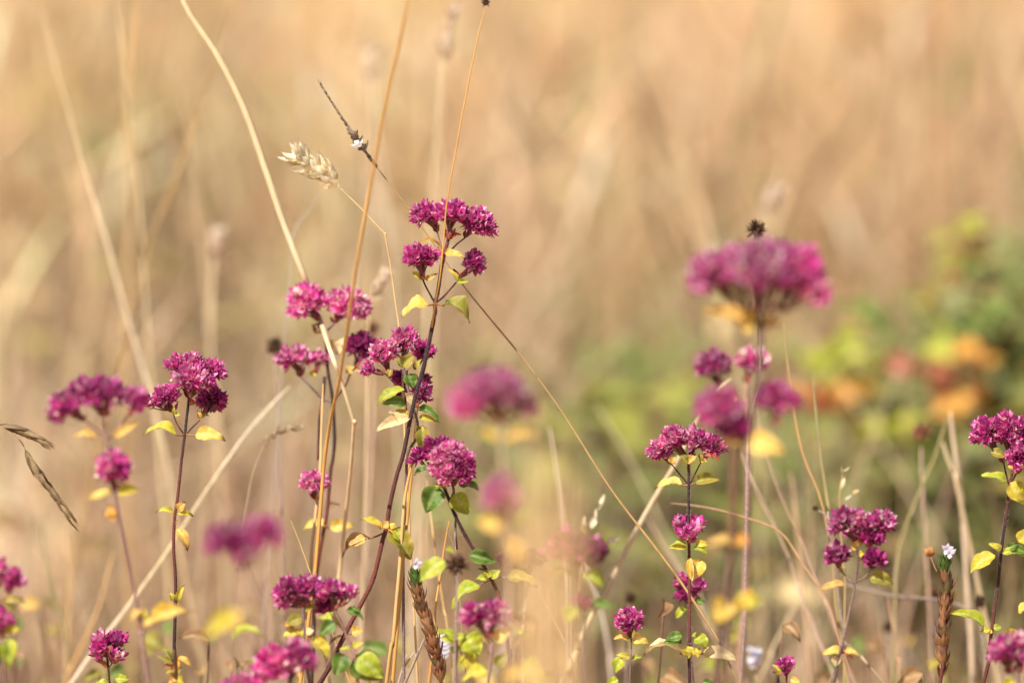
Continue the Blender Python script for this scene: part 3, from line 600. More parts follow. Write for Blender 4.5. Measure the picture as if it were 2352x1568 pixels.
for (lb, pts, d, r, c) in [
    ('thin upright straw left of the round brown seed head', [(1032, 1195), (1022, 1250), (1010, 1330), (1000, 1400), (985, 1568)], 2.07, 3.2, ORN),
    ('short dark twig leaning against the stem behind the brown seed head', [(1025, 1212), (1035, 1235), (1046, 1265), (1050, 1300)], 2.06, 1.6, GREYB),
    ('slender tan stalk standing just right of the dark-leaved twig', [(980, 1100), (992, 1200), (1003, 1290), (1020, 1400), (1035, 1500)], 2.13, 3.0, STR),
    ('brown stalk slanting down to the right under the blurred dusky flower', [(1235, 1350), (1260, 1400), (1295, 1470), (1330, 1568)], 2.02, 3.0, ((.40, .28, .18), (.34, .22, .14))),
    ('dark twisted dry blade crossing the foot of the spike of brown capsules', [(975, 1465), (960, 1500), (945, 1535), (930, 1568)], 2.03, 4.0, GREYB),
    ('thin grey blade bending low at the foot of the tan stalk', [(980, 1480), (950, 1500), (925, 1540), (915, 1568)], 2.09, 3.0, ((.6, .5, .42), (.5, .4, .34))),
    ('golden split stalk beneath the green leaves near the bottom', [(745, 1390), (790, 1450), (830, 1520), (860, 1590)], 2.0, 2.0, ORN),
    ('green grass stem rising at the lower left corner', [(90, 1200), (110, 1310), (125, 1370), (145, 1430), (155, 1500), (165, 1568)], 2.28, 4.5, GRN),
    ('orange stalk leaning right in the lower left corner', [(262, 1265), (245, 1330), (225, 1400), (195, 1470), (165, 1530), (140, 1600)], 2.27, 5.0, ((.70, .38, .14), (.62, .4, .2))),
    ('pale upright stalk right of the lower left green stem', [(150, 1200), (160, 1290), (160, 1400), (155, 1500)], 2.35, 4.0, STR),
    ('tall pale blurred stalk leaning right near the left edge', [(95, 20), (120, 120), (160, 260), (200, 400), (250, 570), (290, 720), (330, 850), (365, 980), (395, 1120), (420, 1300)], 2.38, 5.0, ((.70, .52, .30), (.80, .66, .46))),
    ('tall tan blurred stalk second from the left edge', [(270, -20), (285, 150), (300, 300), (318, 440), (330, 600), (340, 760), (352, 900), (370, 1100), (385, 1300)], 2.42, 4.4, ((.72, .55, .30), (.64, .5, .3))),
    ('amber blurred stalk leaning left across the upper left', [(545, -20), (500, 130), (450, 270), (400, 420), (350, 540), (330, 620), (290, 760)], 2.48, 4.4, ((.58, .36, .14), (.5, .32, .14))),
    ('very faint amber stalk beside the second tan stalk', [(315, -20), (300, 120), (295, 300), (300, 500), (290, 700)], 2.6, 6.0, ((.66, .42, .18), (.6, .4, .2))),
    ('faint straw stalk with a pale tip in the upper left', [(395, 150), (415, 220), (440, 330), (455, 480), (470, 640), (490, 900), (505, 1100)], 2.6, 3.5, ((.74, .56, .32), (.7, .5, .3))),
    ('pale thick blurred stalk below the pale seed tuft left of the flowers', [(490, 560), (485, 650), (480, 760), (490, 850), (500, 960), (510, 1150)], 2.6, 4.5, PALES),
    ('blurred straw stalk carrying a white seed head above the tall flower', [(1022, 110), (1012, 200), (1005, 300), (995, 420), (985, 560), (980, 700), (975, 850)], 2.42, 4.2, ((.80, .64, .40), (.76, .6, .36))),
    ('blurred stalk under the white tuft beside the oat spike', [(855, 180), (865, 320), (885, 450), (900, 600), (905, 750)], 2.7, 4.0, ((.86, .72, .52), (.8, .64, .46))),
    ('grey blurred blade tip curling below the oat spike', [(735, 440), (712, 480), (685, 515), (670, 560), (664, 640)], 2.22, 2.0, ((.50, .42, .40), (.56, .46, .4))),
    ('thick blurred straw behind the spiny brown head at the right', [(2183, 945), (2192, 1030), (2205, 1110), (2215, 1250), (2225, 1400), (2235, 1568)], 2.26, 7.0, ((.70, .52, .36), (.64, .48, .34))),
    ('blurred straw blade joining the thick straw at the right', [(2165, 1015), (2180, 1060), (2200, 1110), (2208, 1160)], 2.25, 6.0, PALES),
    ('olive stalk leaning right past the blurred brown head', [(2175, 960), (2150, 1040), (2120, 1110), (2080, 1210), (2060, 1290), (2055, 1400), (2050, 1568)], 2.24, 3.6, ((.46, .38, .16), (.5, .4, .2))),
    ('orange upright stalk behind the soft pink cluster on the right', [(1815, 1080), (1825, 1150), (1835, 1260), (1850, 1400), (1860, 1568)], 2.30, 4.0, ((.72, .46, .26), (.66, .42, .26))),
    ('dark horizontal twig lying behind the capsule spike at the lower right', [(1930, 1340), (1985, 1352), (2050, 1368), (2120, 1374), (2190, 1385), (2245, 1420), (2300, 1500)], 2.20, 5.0, GREYB),
    ('reddish upright stalk in the lower right meadow', [(2040, 1370), (2052, 1450), (2062, 1510), (2062, 1590)], 2.2, 3.4, ((.60, .34, .2), (.5, .3, .2))),
    ('pale stalk slanting up from the bottom right of the middle', [(1840, 1370), (1800, 1440), (1770, 1500), (1740, 1568)], 2.3, 4.5, PALES),
    ('brown stalk slanting down right below the soft cluster', [(1935, 1470), (1990, 1520), (2040, 1580)], 2.12, 4.0, ((.5, .36, .24), (.44, .3, .2))),
    ('thin dark stalk crossing left under the soft cluster', [(1960, 1475), (1925, 1520), (1900, 1580)], 2.11, 3.0, GREYB),
    ('pale pink stalk slanting behind the right-centre stem', [(1480, 1180), (1530, 1260), (1580, 1340), (1620, 1420), (1680, 1520)], 2.32, 5.0, PNK),
    ('tall pale stalk blurred left of the olive leaf tuft', [(610, 1300), (618, 1400), (622, 1500), (626, 1568)], 2.3, 3.5, PNK),
    ('pale wide blade lying low across the lower left', [(30, 1350), (120, 1385), (230, 1405), (360, 1400), (440, 1410)], 3.25, 9.0, ((.74, .58, .42), (.7, .54, .38))),
    ('pair of thin whitish stalks right of the blurred pink veil', [(1262, 980), (1275, 1060), (1290, 1160), (1300, 1290), (1305, 1450)], 2.26, 3.0, ((.80, .66, .56), (.74, .6, .5))),
    ('white-brown stalk fading behind the dusky blurred flower', [(1330, 1240), (1350, 1320), (1380, 1400), (1400, 1500), (1410, 1590)], 2.3, 4.5, ((.78, .66, .56), (.7, .56, .46))),
    ('thin straw leaning right in the grass below the big blurred flower', [(1700, 1040), (1740, 1130), (1790, 1230), (1830, 1330), (1870, 1440)], 2.2, 3.4, PNK),
    ('pale faint stalk leaning through the green weeds', [(1370, 930), (1420, 1010), (1480, 1120), (1540, 1250)], 2.5, 4, ((.66, .6, .34), (.6, .5, .3))),
    ('faint tan stalk crossing the upper right of the meadow', [(2290, 60), (2320, 160), (2370, 300), (2400, 500)], 3.1, 6.0, PALES),
    ('fanned pale grass stalk blurred behind the big flower', [(1330, 200), (1420, 190), (1500, 240), (1560, 350), (1610, 470), (1650, 620)], 2.95, 2.6, ((.86, .66, .38), (.8, .6, .34))),
    ('second fanned pale grass stalk nearer the big flower', [(1480, 330), (1540, 430), (1590, 520), (1640, 640), (1680, 800)], 2.85, 3.0, ((.88, .68, .40), (.8, .6, .34))),
    ]:
    gr = pts[-1][1] < 9999
    tw = 'twig' in lb and 'dark' in lb and 'right of the dark-leaved' not in lb; bl = ' blade' in lb
    st_ = stalk(lb, pts, d, r, c, name='dry_twig' if tw else 'grass_stalk', cat='twig' if tw else 'grass blade' if bl else 'grass stalk', group=None if tw else 'dry grass blades' if bl else 'dry grass stalks')
def seedhead(label_host, *a): pass
# pale blurred seed tufts
for (lb, base, tip_, d, n, L, W) in [('white fluffy seed head blurred above the tall flower', (1020, 150), (1040, 15), 2.40, 16, .008, .0034),
                                     ('cream seed head blurred right of the pink flowers on the left', (850, 690), (888, 630), 2.22, 14, .008, .0036),
                                     ('pale blurred tuft standing above the big flower', (1750, 500), (1775, 450), 2.60, 10, .012, .007),
                                     ('pinkish white tuft blurred left of the oat spike stalk', (492, 600), (500, 545), 2.55, 10, .010, .007),
                                     ('faint whitish tuft in the meadow above the oat spike', (850, 200), (855, 130), 2.70, 10, .014, .009)]:
    P = at(base[0], base[1], d)
    rt = stalk(lb, [base, (base[0] - 4, base[1] + 60), (base[0] - 6, base[1] + 200), (base[0] - 10, base[1] + 420)], d, 3.0, PALES, name='seeding_grass', cat='grass stalk', group='seeding grasses')
    spikelets(rt, '0', [base, ((base[0] + tip_[0]) / 2, (base[1] + tip_[1]) / 2), tip_], d, n, L, W, [(.84, .68, .50), (.80, .66, .54)], 26, per=1)
# dark round dried heads
for (lb, u, v, r, d, stem_, pal) in [
    ('round brown dried seed head on a dark stem among the lime leaves', 1050, 1296, 27, 1.965, [(1050, 1320), (1048, 1400), (1047, 1480), (1045, 1568)], 'b'),
    ('small dark spiny head poking up behind the big blurred flower', 1738, 528, 24, 1.99, [(1740, 545), (1744, 620), (1748, 740), (1745, 860), (1720, 980), (1716, 1120), (1712, 1300), (1700, 1568)], 'b'),
    ('brown blurred seed head beside the pink flower at the left', 630, 795, 22, 2.24, [(632, 815), (636, 900), (640, 1050), (650, 1300)], 'b'),
    ('rusty brown blurred head standing left of the thick straw', 2116, 992, 24, 2.27, [(2116, 1015), (2118, 1100), (2126, 1250), (2140, 1568)], 'r'),
    ('tiny dark round head blurred above the small magenta head', 1447, 1372, 14, 2.22, [(1447, 1385), (1445, 1440), (1440, 1568)], 'b'),
    ('dark purple-brown head blurred near the right plant', 2250, 1383, 17, 2.18, [(2250, 1398), (2255, 1450), (2262, 1568)], 'b'),
    ('dim brown head blurred on the horizontal twig', 2150, 1365, 15, 2.23, [(2150, 1378), (2152, 1440), (2160, 1568)], 'b'),
    ('reddish blurred bud low in the right meadow', 2040, 1440, 14, 2.3, [(2040, 1452), (2042, 1500), (2050, 1568)], 'b'),
    ('faint brown head behind the dark purple cluster', 855, 755, 17, 2.3, [(855, 770), (858, 900), (850, 1100)], 'r'),
    ('tiny black bud at the end of a twig beside the soft pink cluster', 1872, 1167, 7, 2.12, [(1876, 1170), (1895, 1182), (1905, 1200), (1912, 1260)], 'b')]:
    rt = stalk(lb, stem_, d, 3.4, GREYB if pal == 'b' else PNK, name='dried_seed_head', cat='seed head', group='dried seed heads', m=M_STEM)
    ball(rt, u, v, r, d, 70, pal)

# -- spikes of capsules (two)
def capspike(label, z, pts, d, green_to, flower, per=3):
    root = plant(label, z, pts, d, 4.0, RD, 0, 'capsule_spike', 'wildflower spike', 'spikes of brown capsules')
    P = spline([at(*q(z, *p), d) for p in pts], 8); N_ = len(P) - 1; Ltot = sum((P[i + 1] - P[i]).length for i in range(N_))
    rows_ = int(Ltot / .0031)
    for i in range(rows_):
        t = (i + .5) / rows_; wid = min(1, .55 + t * 3)
        for s_ in range(per):
            if R.random() < .10 and t > green_to: continue
            k = min(.999, max(0, t + R.uniform(-.25, .25) / rows_)) * (N_ - .001); j = int(k); p = P[j].lerp(P[j + 1], k - j); ax = (P[j] - P[j + 1]).normalized()
            a = Quaternion(ax, i * 1.57 + s_ * 6.283 / per + R.uniform(-.35, .35)) @ ax.orthogonal().normalized(); mb = MB()
            if t < green_to: cb, ct = (.13, .21, .04), jit((.10, .17, .035), .35)
            else:
                cb = R.choice([(.70, .46, .15), (.56, .32, .12), (.78, .56, .24), (.30, .15, .08), (.62, .38, .2), (.34, .34, .09)]); ct = jit(R.choice([(.22, .08, .055), (.40, .17, .09), (.12, .05, .05)]), .3)
            sp0 = R.uniform(5, 25)
            for m_ in range(4):
                o = Quaternion(ax, (m_ - 1.5) * .62) @ a; sp = rad(sp0 + R.uniform(-3, 5)); dd_ = ax * math.cos(sp) + o * math.sin(sp)
                bract(mb, p + o * .0006 - ax * .001, dd_, o, .0062 * R.uniform(.7, 1.2) * wid, .0014 * wid, cb, ct, 4, .5, .14, -.03)
            bld(mb, 'capsule', M_SEED, root)
    for (fx, fy) in flower:
        mb = MB(); C = at(*q(z, fx, fy), d - .004)
        for m_ in range(4):
            an = m_ * 1.4 + R.uniform(-.4, .4); v_ = RT * math.cos(an) * .7 + UP * (math.sin(an) + .3) - FW * .4
            bract(mb, C, v_, -FW, .0030 * R.uniform(.6, 1.2), .0015, (.80, .72, .86), (.88, .86, .95), 4, .2, .1)
        bld(mb, 'white_petals', M_SEED, root)
    return root
r_ = capspike('bending spike of brown capsules with a green tip and white petals near the bottom centre', 'R3', [(955, 900), (955, 960), (965, 1030), (985, 1100), (1015, 1180), (1040, 1260), (1065, 1350), (1085, 1450), (1105, 1568)], 2.04, .22, [(958, 862)])
r_ = capspike('upright spike of rust-brown capsules with a green tip left of the right-edge plant', 'Y4', [(1285, 230), (1290, 300), (1285, 400), (1310, 520), (1310, 640), (1300, 760), (1290, 880), (1275, 1000), (1265, 1120), (1270, 1250), (1265, 1380), (1240, 1568)], 2.055, .24, [(1315, 150), (1345, 190)])
mb = MB(); C = at(*q('Y4', 1140, 215), 2.06)
for k in range(5): bract(mb, C, Vector((R.uniform(-.6, .2), R.uniform(-.4, .4), .8)), Vector((0, -1, 0)), .004, .0022, (.5, .25, .1), (.7, .38, .14))
tube(mb, [C, C.lerp(at(*q('Y4', 1280, 300), 2.055), .5) - UP * .004, at(*q('Y4', 1280, 320), 2.055)], (.0003, .0004), (.4, .2, .1), 4, 3); bld(mb, 'capsule', M_SEED, r_)

# ================================================================== OREGANO PLANTS
# --- A: the tall sharp plant in the middle
d = 2.05
A = plant('tallest sharp oregano with a wide magenta head and a long curved dark stem', 'R3',
          [(735, 620, 'Z1'), (705, 740, 'Z1'), (675, 850, 'Z1'), (640, 1020, 'Z1'), (600, 1300, 'Z1'), (565, 1450, 'Z1'), (930, 0, 'Z2'), (900, 160, 'Z2'), (850, 400, 'Z2'), (800, 620, 'Z2'), (735, 850, 'Z2'), (690, 1030, 'Z2'),
           (915, 20), (880, 200), (840, 330), (800, 500), (778, 640), (755, 720), (725, 850), (690, 970), (630, 1090), (560, 1220), (500, 1340), (430, 1480), (380, 1568)], d, 5.4, DK, 1600)
branch(A, 'Z1', [(560, 1450), (500, 1340), (440, 1230), (405, 1150)], d, 2.4, DK)
branch(A, 'Z1', [(575, 1450), (680, 1360), (760, 1270), (840, 1180)], d, 2.4, DK)
branch(A, 'Z1', [(690, 800), (640, 700), (600, 560), (575, 470)], d, 2.4, PK)
branch(A, 'Z1', [(760, 770), (850, 680), (950, 600)], d, 2.2, GR)
def Q(z, *p): return q(z, *p)
def LB(root, z, node, c, ru, rv, n, d, **k):
    s_ = ZO[z][2]; return lobe(root, q(z, *node), q(z, *c), ru * s_, rv * s_, n, d, **k)
LB(A, 'Z1', (590, 520), (490, 320), 215, 160, 52, d)
LB(A, 'Z1', (735, 620), (770, 310), 190, 165, 46, d, dd=-.004)
LB(A, 'Z1', (950, 600), (1110, 430), 225, 220, 70, d)
LB(A, 'Z1', (405, 1150), (375, 880), 225, 180, 56, d, dd=-.003)
LB(A, 'Z1', (870, 1130), (1060, 960), 130, 170, 20, d, L=.0046, pal='n', dd=.006)
for a in [((640, 780), (330, 690), 150, 'yellow', 55, 20, .32, 0), ((690, 790), (930, 830), 120, 'yellow', -10, 30, -.05, 0), ((470, 1470), (110, 1600), 230, 'yellow', 15, 20, .12, .12), ((660, 1470), (1010, 1720), 260, 'olive', -35, 22, .18, 0),
          ((420, 1150), (600, 1060), 60, 'gold', 20, 20, .1, 0), ((390, 1140), (270, 1040), 90, 'ylime', 0, 25, .1, 0), ((850, 1150), (730, 1010), 60, 'ylime', 0, 30, .1, 0), ((840, 1170), (1000, 1170), 70, 'lime', 30, 30, -.12, 0), ((720, 1470), (735, 1400), 60, 'green', 0, 20, 0, 0),
          ((735, 620), (830, 470), 70, 'red', 10, 20, .1, 0), ((735, 620), (690, 470), 60, 'red', 0, 20, .1, 0), ((760, 600), (920, 560), 60, 'red', 0, 20, .1, 0)]:
    leaf(A, 'Z1', d, a[0], a[1], a[2], a[3], a[4], a[5], a[6], a[7], stem=None if a[0][1] < 1400 else (570, 1455), dd=-.003)
for a in [((745, 640), (620, 590), 60, 'ylime', 20, 25, .1, .2), ((750, 650), (660, 600), 40, 'yellow', 0, 25, .1, 0), ((760, 640), (790, 600), 50, 'gold', 0, 20, 0, 0), ((770, 640), (850, 690), 60, 'yellow', 0, 20, .1, 0), ((800, 655), (925, 830), 120, 'olive', -20, 25, .1, .0), ((830, 650), (885, 750), 75, 'lime', 0, 25, .1, 0)]:
    leaf(A, 'R3', d, a[0], a[1], a[2], a[3], a[4], a[5], a[6], a[7], dd=-.004)
leaf(A, 'R3', d, (680, 700), (510, 812), 90, 'brown', 10, 45, .15, .3, stem=(755, 675), label='curled brown dead leaf'); leaf(A, 'R3', d, (650, 700), (550, 740), 55, 'gold', 0, 10, 0, 0, dd=-.003)
leaf(A, 'R3', d, (570, 1270), (640, 1250), 60, 'gold', 10, 30, .1, 0, stem=(540, 1270)); leaf(A, 'Z6', d, (1000, 960), (830, 1070), 70, 'brown', 0, 50, .05, .9, stem=(1010, 960), label='shrivelled blackish leaf')
leaf(A, 'Z2', d, (660, 1180), (240, 1350), 120, 'cream', 0, 30, .08, .2, stem=(700, 1170), label='papery cream dead leaf'); leaf(A, 'Z2', d, (500, 1200), (420, 1110), 110, 'cream', 30, 20, .1, 0)

# --- C: second plant with its heads behind the tall stem
d = 2.062
C_ = plant('sharp oregano with ragged magenta clusters entwined with the tall plant', 'Z2', [(575, 620), (600, 720), (630, 870), (670, 1000), (705, 1130), (735, 1250), (725, 1400), (905, 200, 'R3'), (898, 330, 'R3'), (890, 450, 'R3'), (885, 620, 'R3'), (878, 800, 'R3')], d, 3.6, GR, 500)
branch(C_, 'Z2', [(600, 890), (500, 820), (420, 740)], d, 2.0, DK); branch(C_, 'Z2', [(420, 740), (370, 690), (300, 660)], d, 1.6, DK)
branch(C_, 'Z2', [(610, 1100), (600, 980), (580, 880)], d, 2.0, DK)
LB(C_, 'Z2', (570, 600), (600, 330), 165, 140, 44, d, L=.0034, pal='p')
LB(C_, 'Z2', (430, 730), (360, 480), 165, 150, 44, d, L=.0034, pal='p')
LB(C_, 'Z2', (350, 700), (200, 650), 85, 65, 13, d, L=.0034)
LB(C_, 'Z2', (700, 640), (800, 460), 130, 110, 30, d, dd=.012, pal='d')  # shadow on this cluster put into its dark bracts
LB(C_, 'Z2', (700, 1060), (780, 930), 105, 120, 26, d, dd=-.006)
LB(C_, 'Z2', (620, 900), (550, 780), 80, 90, 14, d, dd=.01, pal='d'); LB(C_, 'Z2', (600, 1000), (545, 960), 50, 50, 6, d, dd=.01, pal='d')
LB(C_, 'Z2', (760, 860), (800, 790), 60, 40, 6, d, dd=.01, pal='d')
for a in [((570, 610), (700, 480), 130, 'olive', 10, 20, .1, 0), ((560, 610), (480, 520), 90, 'olive', 0, 20, .1, 0), ((640, 690), (690, 850), 130, 'green', 0, 15, .05, 0), ((590, 870), (280, 1040), 150, 'lime', 15, 25, .14, 0), ((600, 1030), (340, 1030), 110, 'green', -30, 25, .1, 0),
          ((645, 1140), (440, 1215), 110, 'ylime', 10, 25, .1, 0), ((640, 930), (680, 1050), 60, 'cream', 0, 20, 0, 0), ((730, 1080), (975, 1240), 110, 'green', -10, 30, .12, 0), ((750, 1170), (960, 1235), 70, 'ylime', 20, 30, .1, 0), ((790, 1265), (790, 1590), 140, 'olive', 10, 18, .1, 0), ((720, 1260), (740, 1590), 45, 'cream', 0, 45, 0, 0), ((440, 640), (410, 730), 60, 'olive', 0, 20, .1, 0), ((730, 640), (780, 520), 60, 'olive', 0, 20, .1, 0)]:
    leaf(C_, 'Z2', d, a[0], a[1], a[2], a[3], a[4], a[5], a[6], a[7], dd=-.008)

# --- B: softer pink plant left of the middle
d = 2.125
B_ = plant('soft pink oregano with a two-lobed head and dark stem left of the tallest plant', 'R2', [(350, 800), (385, 870), (395, 960), (405, 1080), (425, 1200), (435, 1320), (440, 1460), (430, 1568), (445, 300, 'R3'), (425, 540, 'R3'), (395, 700, 'R3'), (360, 920, 'R3'), (345, 1100, 'R3'), (330, 1568, 'R3')], d, 4.6, DK)
branch(B_, 'R2', [(440, 1230), (380, 1230), (300, 1150), (250, 1100)], d, 3.0, GR); branch(B_, 'R2', [(440, 1230), (500, 1150), (530, 1080), (560, 1050)], d, 2.6, DK); branch(B_, 'R2', [(400, 840), (450, 790), (490, 760)], d, 3, GR)
branch(B_, 'R2', [(385, 1100), (370, 1250), (355, 1350), (350, 1568)], d, 4, DK)
LB(B_, 'R2', (350, 790), (290, 690), 115, 105, 60, d, pal='p', sharp=False); LB(B_, 'R2', (440, 800), (510, 715), 125, 105, 65, d, pal='p', sharp=False)
LB(B_, 'R2', (250, 1100), (215, 1010), 100, 75, 40, d, pal='p', sharp=False); LB(B_, 'R2', (330, 1090), (350, 1010), 45, 50, 12, d, pal='p', sharp=False)
LB(B_, 'R2', (560, 1050), (590, 950), 85, 90, 38, d, pal='d', sharp=False)  # shade below the upper head painted by the dark mix
for a in [((440, 920), (390, 920), 40, 'gold'), ((500, 1080), (590, 1070), 50, 'gold'), ((320, 1100), (330, 1060), 40, 'ylime'), ((360, 860), (310, 810), 70, 'brown'), ((450, 980), (500, 880), 60, 'cream')]:
    leaf(B_, 'R2', d, a[0], a[1], a[2], a[3])
leaf(B_, 'R3', d, (425, 630), (285, 650), 70, 'yellow', 20, 20, .12, 0, stem=(430, 640)); leaf(B_, 'R3', d, (440, 640), (585, 630), 65, 'yellow', 20, 25, .1, 0); leaf(B_, 'R3', d, (430, 520), (500, 505), 45, 'brown', 0, 40, .1, .4, stem=(410, 530))

# --- V small round head
d = 2.10
V_ = plant('small round pink head on a pale stem beside the dark stems on the left', 'R3', [(345, 440), (365, 500), (375, 560), (370, 700), (360, 900)], d, 3.0, GR)
LB(V_, 'R3', (350, 470), (345, 380), 85, 65, 42, d, pal='p', sharp=True, L=.0036); leaf(V_, 'R3', d, (350, 480), (385, 450), 40, 'orange')

# --- D: head right of the tall stem
d = 2.025
D_ = plant('rounded magenta head with lime leaves and a stem curving to lower right', 'R3', [(1110, 370), (1150, 470), (1190, 570), (1250, 690), (1330, 820), (1400, 940), (1450, 1050), (1485, 1180), (1500, 1320), (1515, 1440), (1515, 1568)], d, 4.8, DK, 600)
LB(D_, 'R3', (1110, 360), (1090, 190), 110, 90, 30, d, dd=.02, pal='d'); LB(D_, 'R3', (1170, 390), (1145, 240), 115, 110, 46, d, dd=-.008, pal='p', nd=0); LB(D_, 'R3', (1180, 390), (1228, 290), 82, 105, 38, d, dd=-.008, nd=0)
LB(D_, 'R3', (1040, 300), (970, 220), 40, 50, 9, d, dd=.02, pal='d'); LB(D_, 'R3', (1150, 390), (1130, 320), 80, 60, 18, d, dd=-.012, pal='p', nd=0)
branch(D_, 'R3', [(1120, 400), (1110, 380), (1040, 300)], d, 2.6, DK, [0, 0, .02]); branch(D_, 'R3', [(1160, 480), (1180, 430), (1175, 390)], d, 3.6, GR); branch(D_, 'R3', [(1195, 560), (1190, 650), (1200, 770)], d + .01, 2.8, GR)
for a in [((1040, 295), (940, 325), 55, 'green', 20), ((1075, 320), (1030, 320), 50, 'ylime', 0), ((1090, 400), (1015, 552), 115, 'green', -10), ((1060, 405), (1140, 405), 45, 'lime', 0), ((1180, 440), (1270, 562), 110, 'lime', 10), ((1210, 380), (1330, 415), 70, 'green', 0),
          ((1335, 985), (1160, 1112), 85, 'lime', 10), ((1275, 800), (1440, 845), 75, 'green', 20), ((1375, 960), (1310, 950), 50, 'lime', 0), ((1380, 940), (1370, 890), 45, 'ylime', 0), ((1400, 940), (1460, 895), 50, 'lime', 0), ((1395, 930), (1320, 890), 35, 'green', 40), ((1500, 935), (1680, 990), 85, 'olive', -20)]:
    leaf(D_, 'R3', d, a[0], a[1], a[2], a[3], a[4], 25, .1, 0, dd=-.004)
branch(D_, 'R3', [(1405, 950), (1450, 935), (1505, 938)], d, 2.0, PK); branch(D_, 'R3', [(1405, 950), (1370, 965), (1330, 985)], d, 2.0, PK)

# --- E leaves around the brown head
d = 1.985
E_ = plant('young leafy oregano shoot with bright lime leaves below the brown seed head', 'R3', [(1192, 1240), (1190, 1300), (1188, 1400), (1186, 1568)], d, 3.4, DK, 200)
for a in [((1200, 1310), (1085, 1250), 60, 'lime', 10), ((1190, 1310), (1095, 1300), 50, 'lime', -20), ((1200, 1300), (1265, 1290), 50, 'lime', 0), ((1200, 1350), (1185, 1400), 50, 'green', 0), ((1240, 1290), (1330, 1400), 130, 'lime', 0), ((1230, 1400), (1330, 1490), 90, 'ylime', 10), ((1130, 770), (1180, 800), 40, 'lime', 0)]:
    leaf(E_, 'R3', d, a[0], a[1], a[2], a[3], a[4], 22, .1, 0, stem=(1190, 1310) if a[0][1] > 1000 else None)
E2 = plant('single bright lime leaf held out left of the round brown seed head', 'R3', [(1130, 838), (1160, 850), (1185, 900), (1188, 1000), (1192, 1100), (1200, 1568)], 1.98, 2.0, GR)
leaf(E2, 'R3', 1.98, (1128, 838), (978, 965), 95, 'lime', 0, 12, .06, 0)

# --- S: lower left-centre, Z6 frame
d = 1.99
S_ = plant('two-part magenta head low in the middle-left above yellow and green leaves', 'Z6', [(500, 600), (505, 720), (510, 900), (515, 1080), (545, 1200), (560, 1400), (590, 1568)], d, 5.2, GR)
LB(S_, 'Z6', (500, 600), (330, 400), 160, 170, 55, d, sharp=True, L=.0038); LB(S_, 'Z6', (510, 600), (560, 390), 200, 150, 65, d, sharp=True, L=.0038); LB(S_, 'Z6', (480, 600), (320, 530), 130, 70, 20, d, pal='p', L=.0036)
S2 = plant('magenta head with shaded underside and broad green leaves just above the bottom', 'Z6', [(900, 630), (975, 770), (1020, 870), (1060, 980), (1110, 1100), (1160, 1250), (1180, 1400), (1200, 1568)], d, 3.4, PK, 200)
LB(S2, 'Z6', (860, 650), (800, 600), 120, 110, 26, d, pal='d', dd=.006); LB(S2, 'Z6', (900, 640), (890, 420), 190, 140, 52, d, L=.0038); LB(S2, 'Z6', (960, 600), (1080, 440), 60, 70, 12, d)  # dark lobe paints the shaded underside
for a in [((520, 640), (680, 590), 100, 'olive', 0), ((490, 730), (250, 830), 130, 'olive', 0), ((480, 930), (230, 975), 150, 'ylime', 10), ((470, 870), (430, 1030), 70, 'ylime', 0), ((540, 930), (640, 900), 90, 'cream', 0), ((560, 960), (650, 990), 60, 'brown', 30), ((610, 1000), (820, 1240), 210, 'ylime', -10), ((380, 870), (200, 790), 60, 'brown', 0), ((350, 830), (260, 800), 90, 'gold', 0)]:
    leaf(S_, 'Z6', d, a[0], a[1], a[2], a[3], a[4], 20, .08, 0)
for a in [((930, 610), (1070, 530), 70, 'lime', 0), ((900, 790), (710, 960), 160, 'green', -25), ((1050, 640), (1275, 740), 120, 'green', -25), ((1120, 600), (1240, 660), 60, 'green', 0), ((1110, 1120), (960, 1130), 50, 'lime', 0), ((1130, 1110), (1270, 1040), 80, 'ylime', 0), ((1010, 1190), (910, 1465), 210, 'green', -15), ((1160, 1220), (1520, 1510), 330, 'green', 20), ((1180, 1250), (1390, 1150), 60, 'lime', 40)]:
    leaf(S2, 'Z6', d, a[0], a[1], a[2], a[3], a[4], 14, .06, 0)
leaf(S2, 'Z6', d, (1200, 1230), (1525, 1500), 240, 'lime', 15, 10, .08, 0, dd=-.004)

# --- T: cropped blurred heads at the bottom
d = 1.925
T_ = plant('soft magenta head cut by the bottom edge in the middle-left', 'R3', [(200, 1500), (205, 1568), (210, 1640)], d, 5, DK)
LB(T_, 'R3', (200, 1540), (130, 1470), 140, 120, 90, d, sharp=False); LB(T_, 'R3', (220, 1540), (250, 1430), 90, 110, 60, d, sharp=False); LB(T_, 'R3', (0, 1650), (-80, 1600), 130, 70, 50, d, sharp=False)
branch(T_, 'R3', [(270, 1350), (265, 1300)], d + .02, 8, DK)

# --- G: right-centre sharp plant
d = 2.05
G_ = plant('sharp upright oregano with a domed pink-magenta head right of centre', 'Z3', [(738, 600), (740, 720), (742, 890), (742, 1200), (742, 1500), (625, 180, 'Z8'), (630, 600, 'Z8'), (632, 900, 'Z8'), (632, 1200, 'Z8'), (632, 1568, 'Z8')], d, 3.9, DK, 1100)
branch(G_, 'Z3', [(735, 890), (650, 790), (570, 690), (510, 620)], d, 1.9, DK); branch(G_, 'Z3', [(755, 890), (820, 760), (900, 600)], d, 1.9, DK)
LB(G_, 'Z3', (510, 620), (380, 470), 165, 155, 50, d, pal='p'); LB(G_, 'Z3', (740, 600), (560, 330), 170, 190, 48, d, pal='p', dd=-.002); LB(G_, 'Z3', (740, 590), (820, 340), 170, 150, 48, d, pal='p'); LB(G_, 'Z3', (900, 600), (1040, 420), 150, 150, 44, d, pal='n')
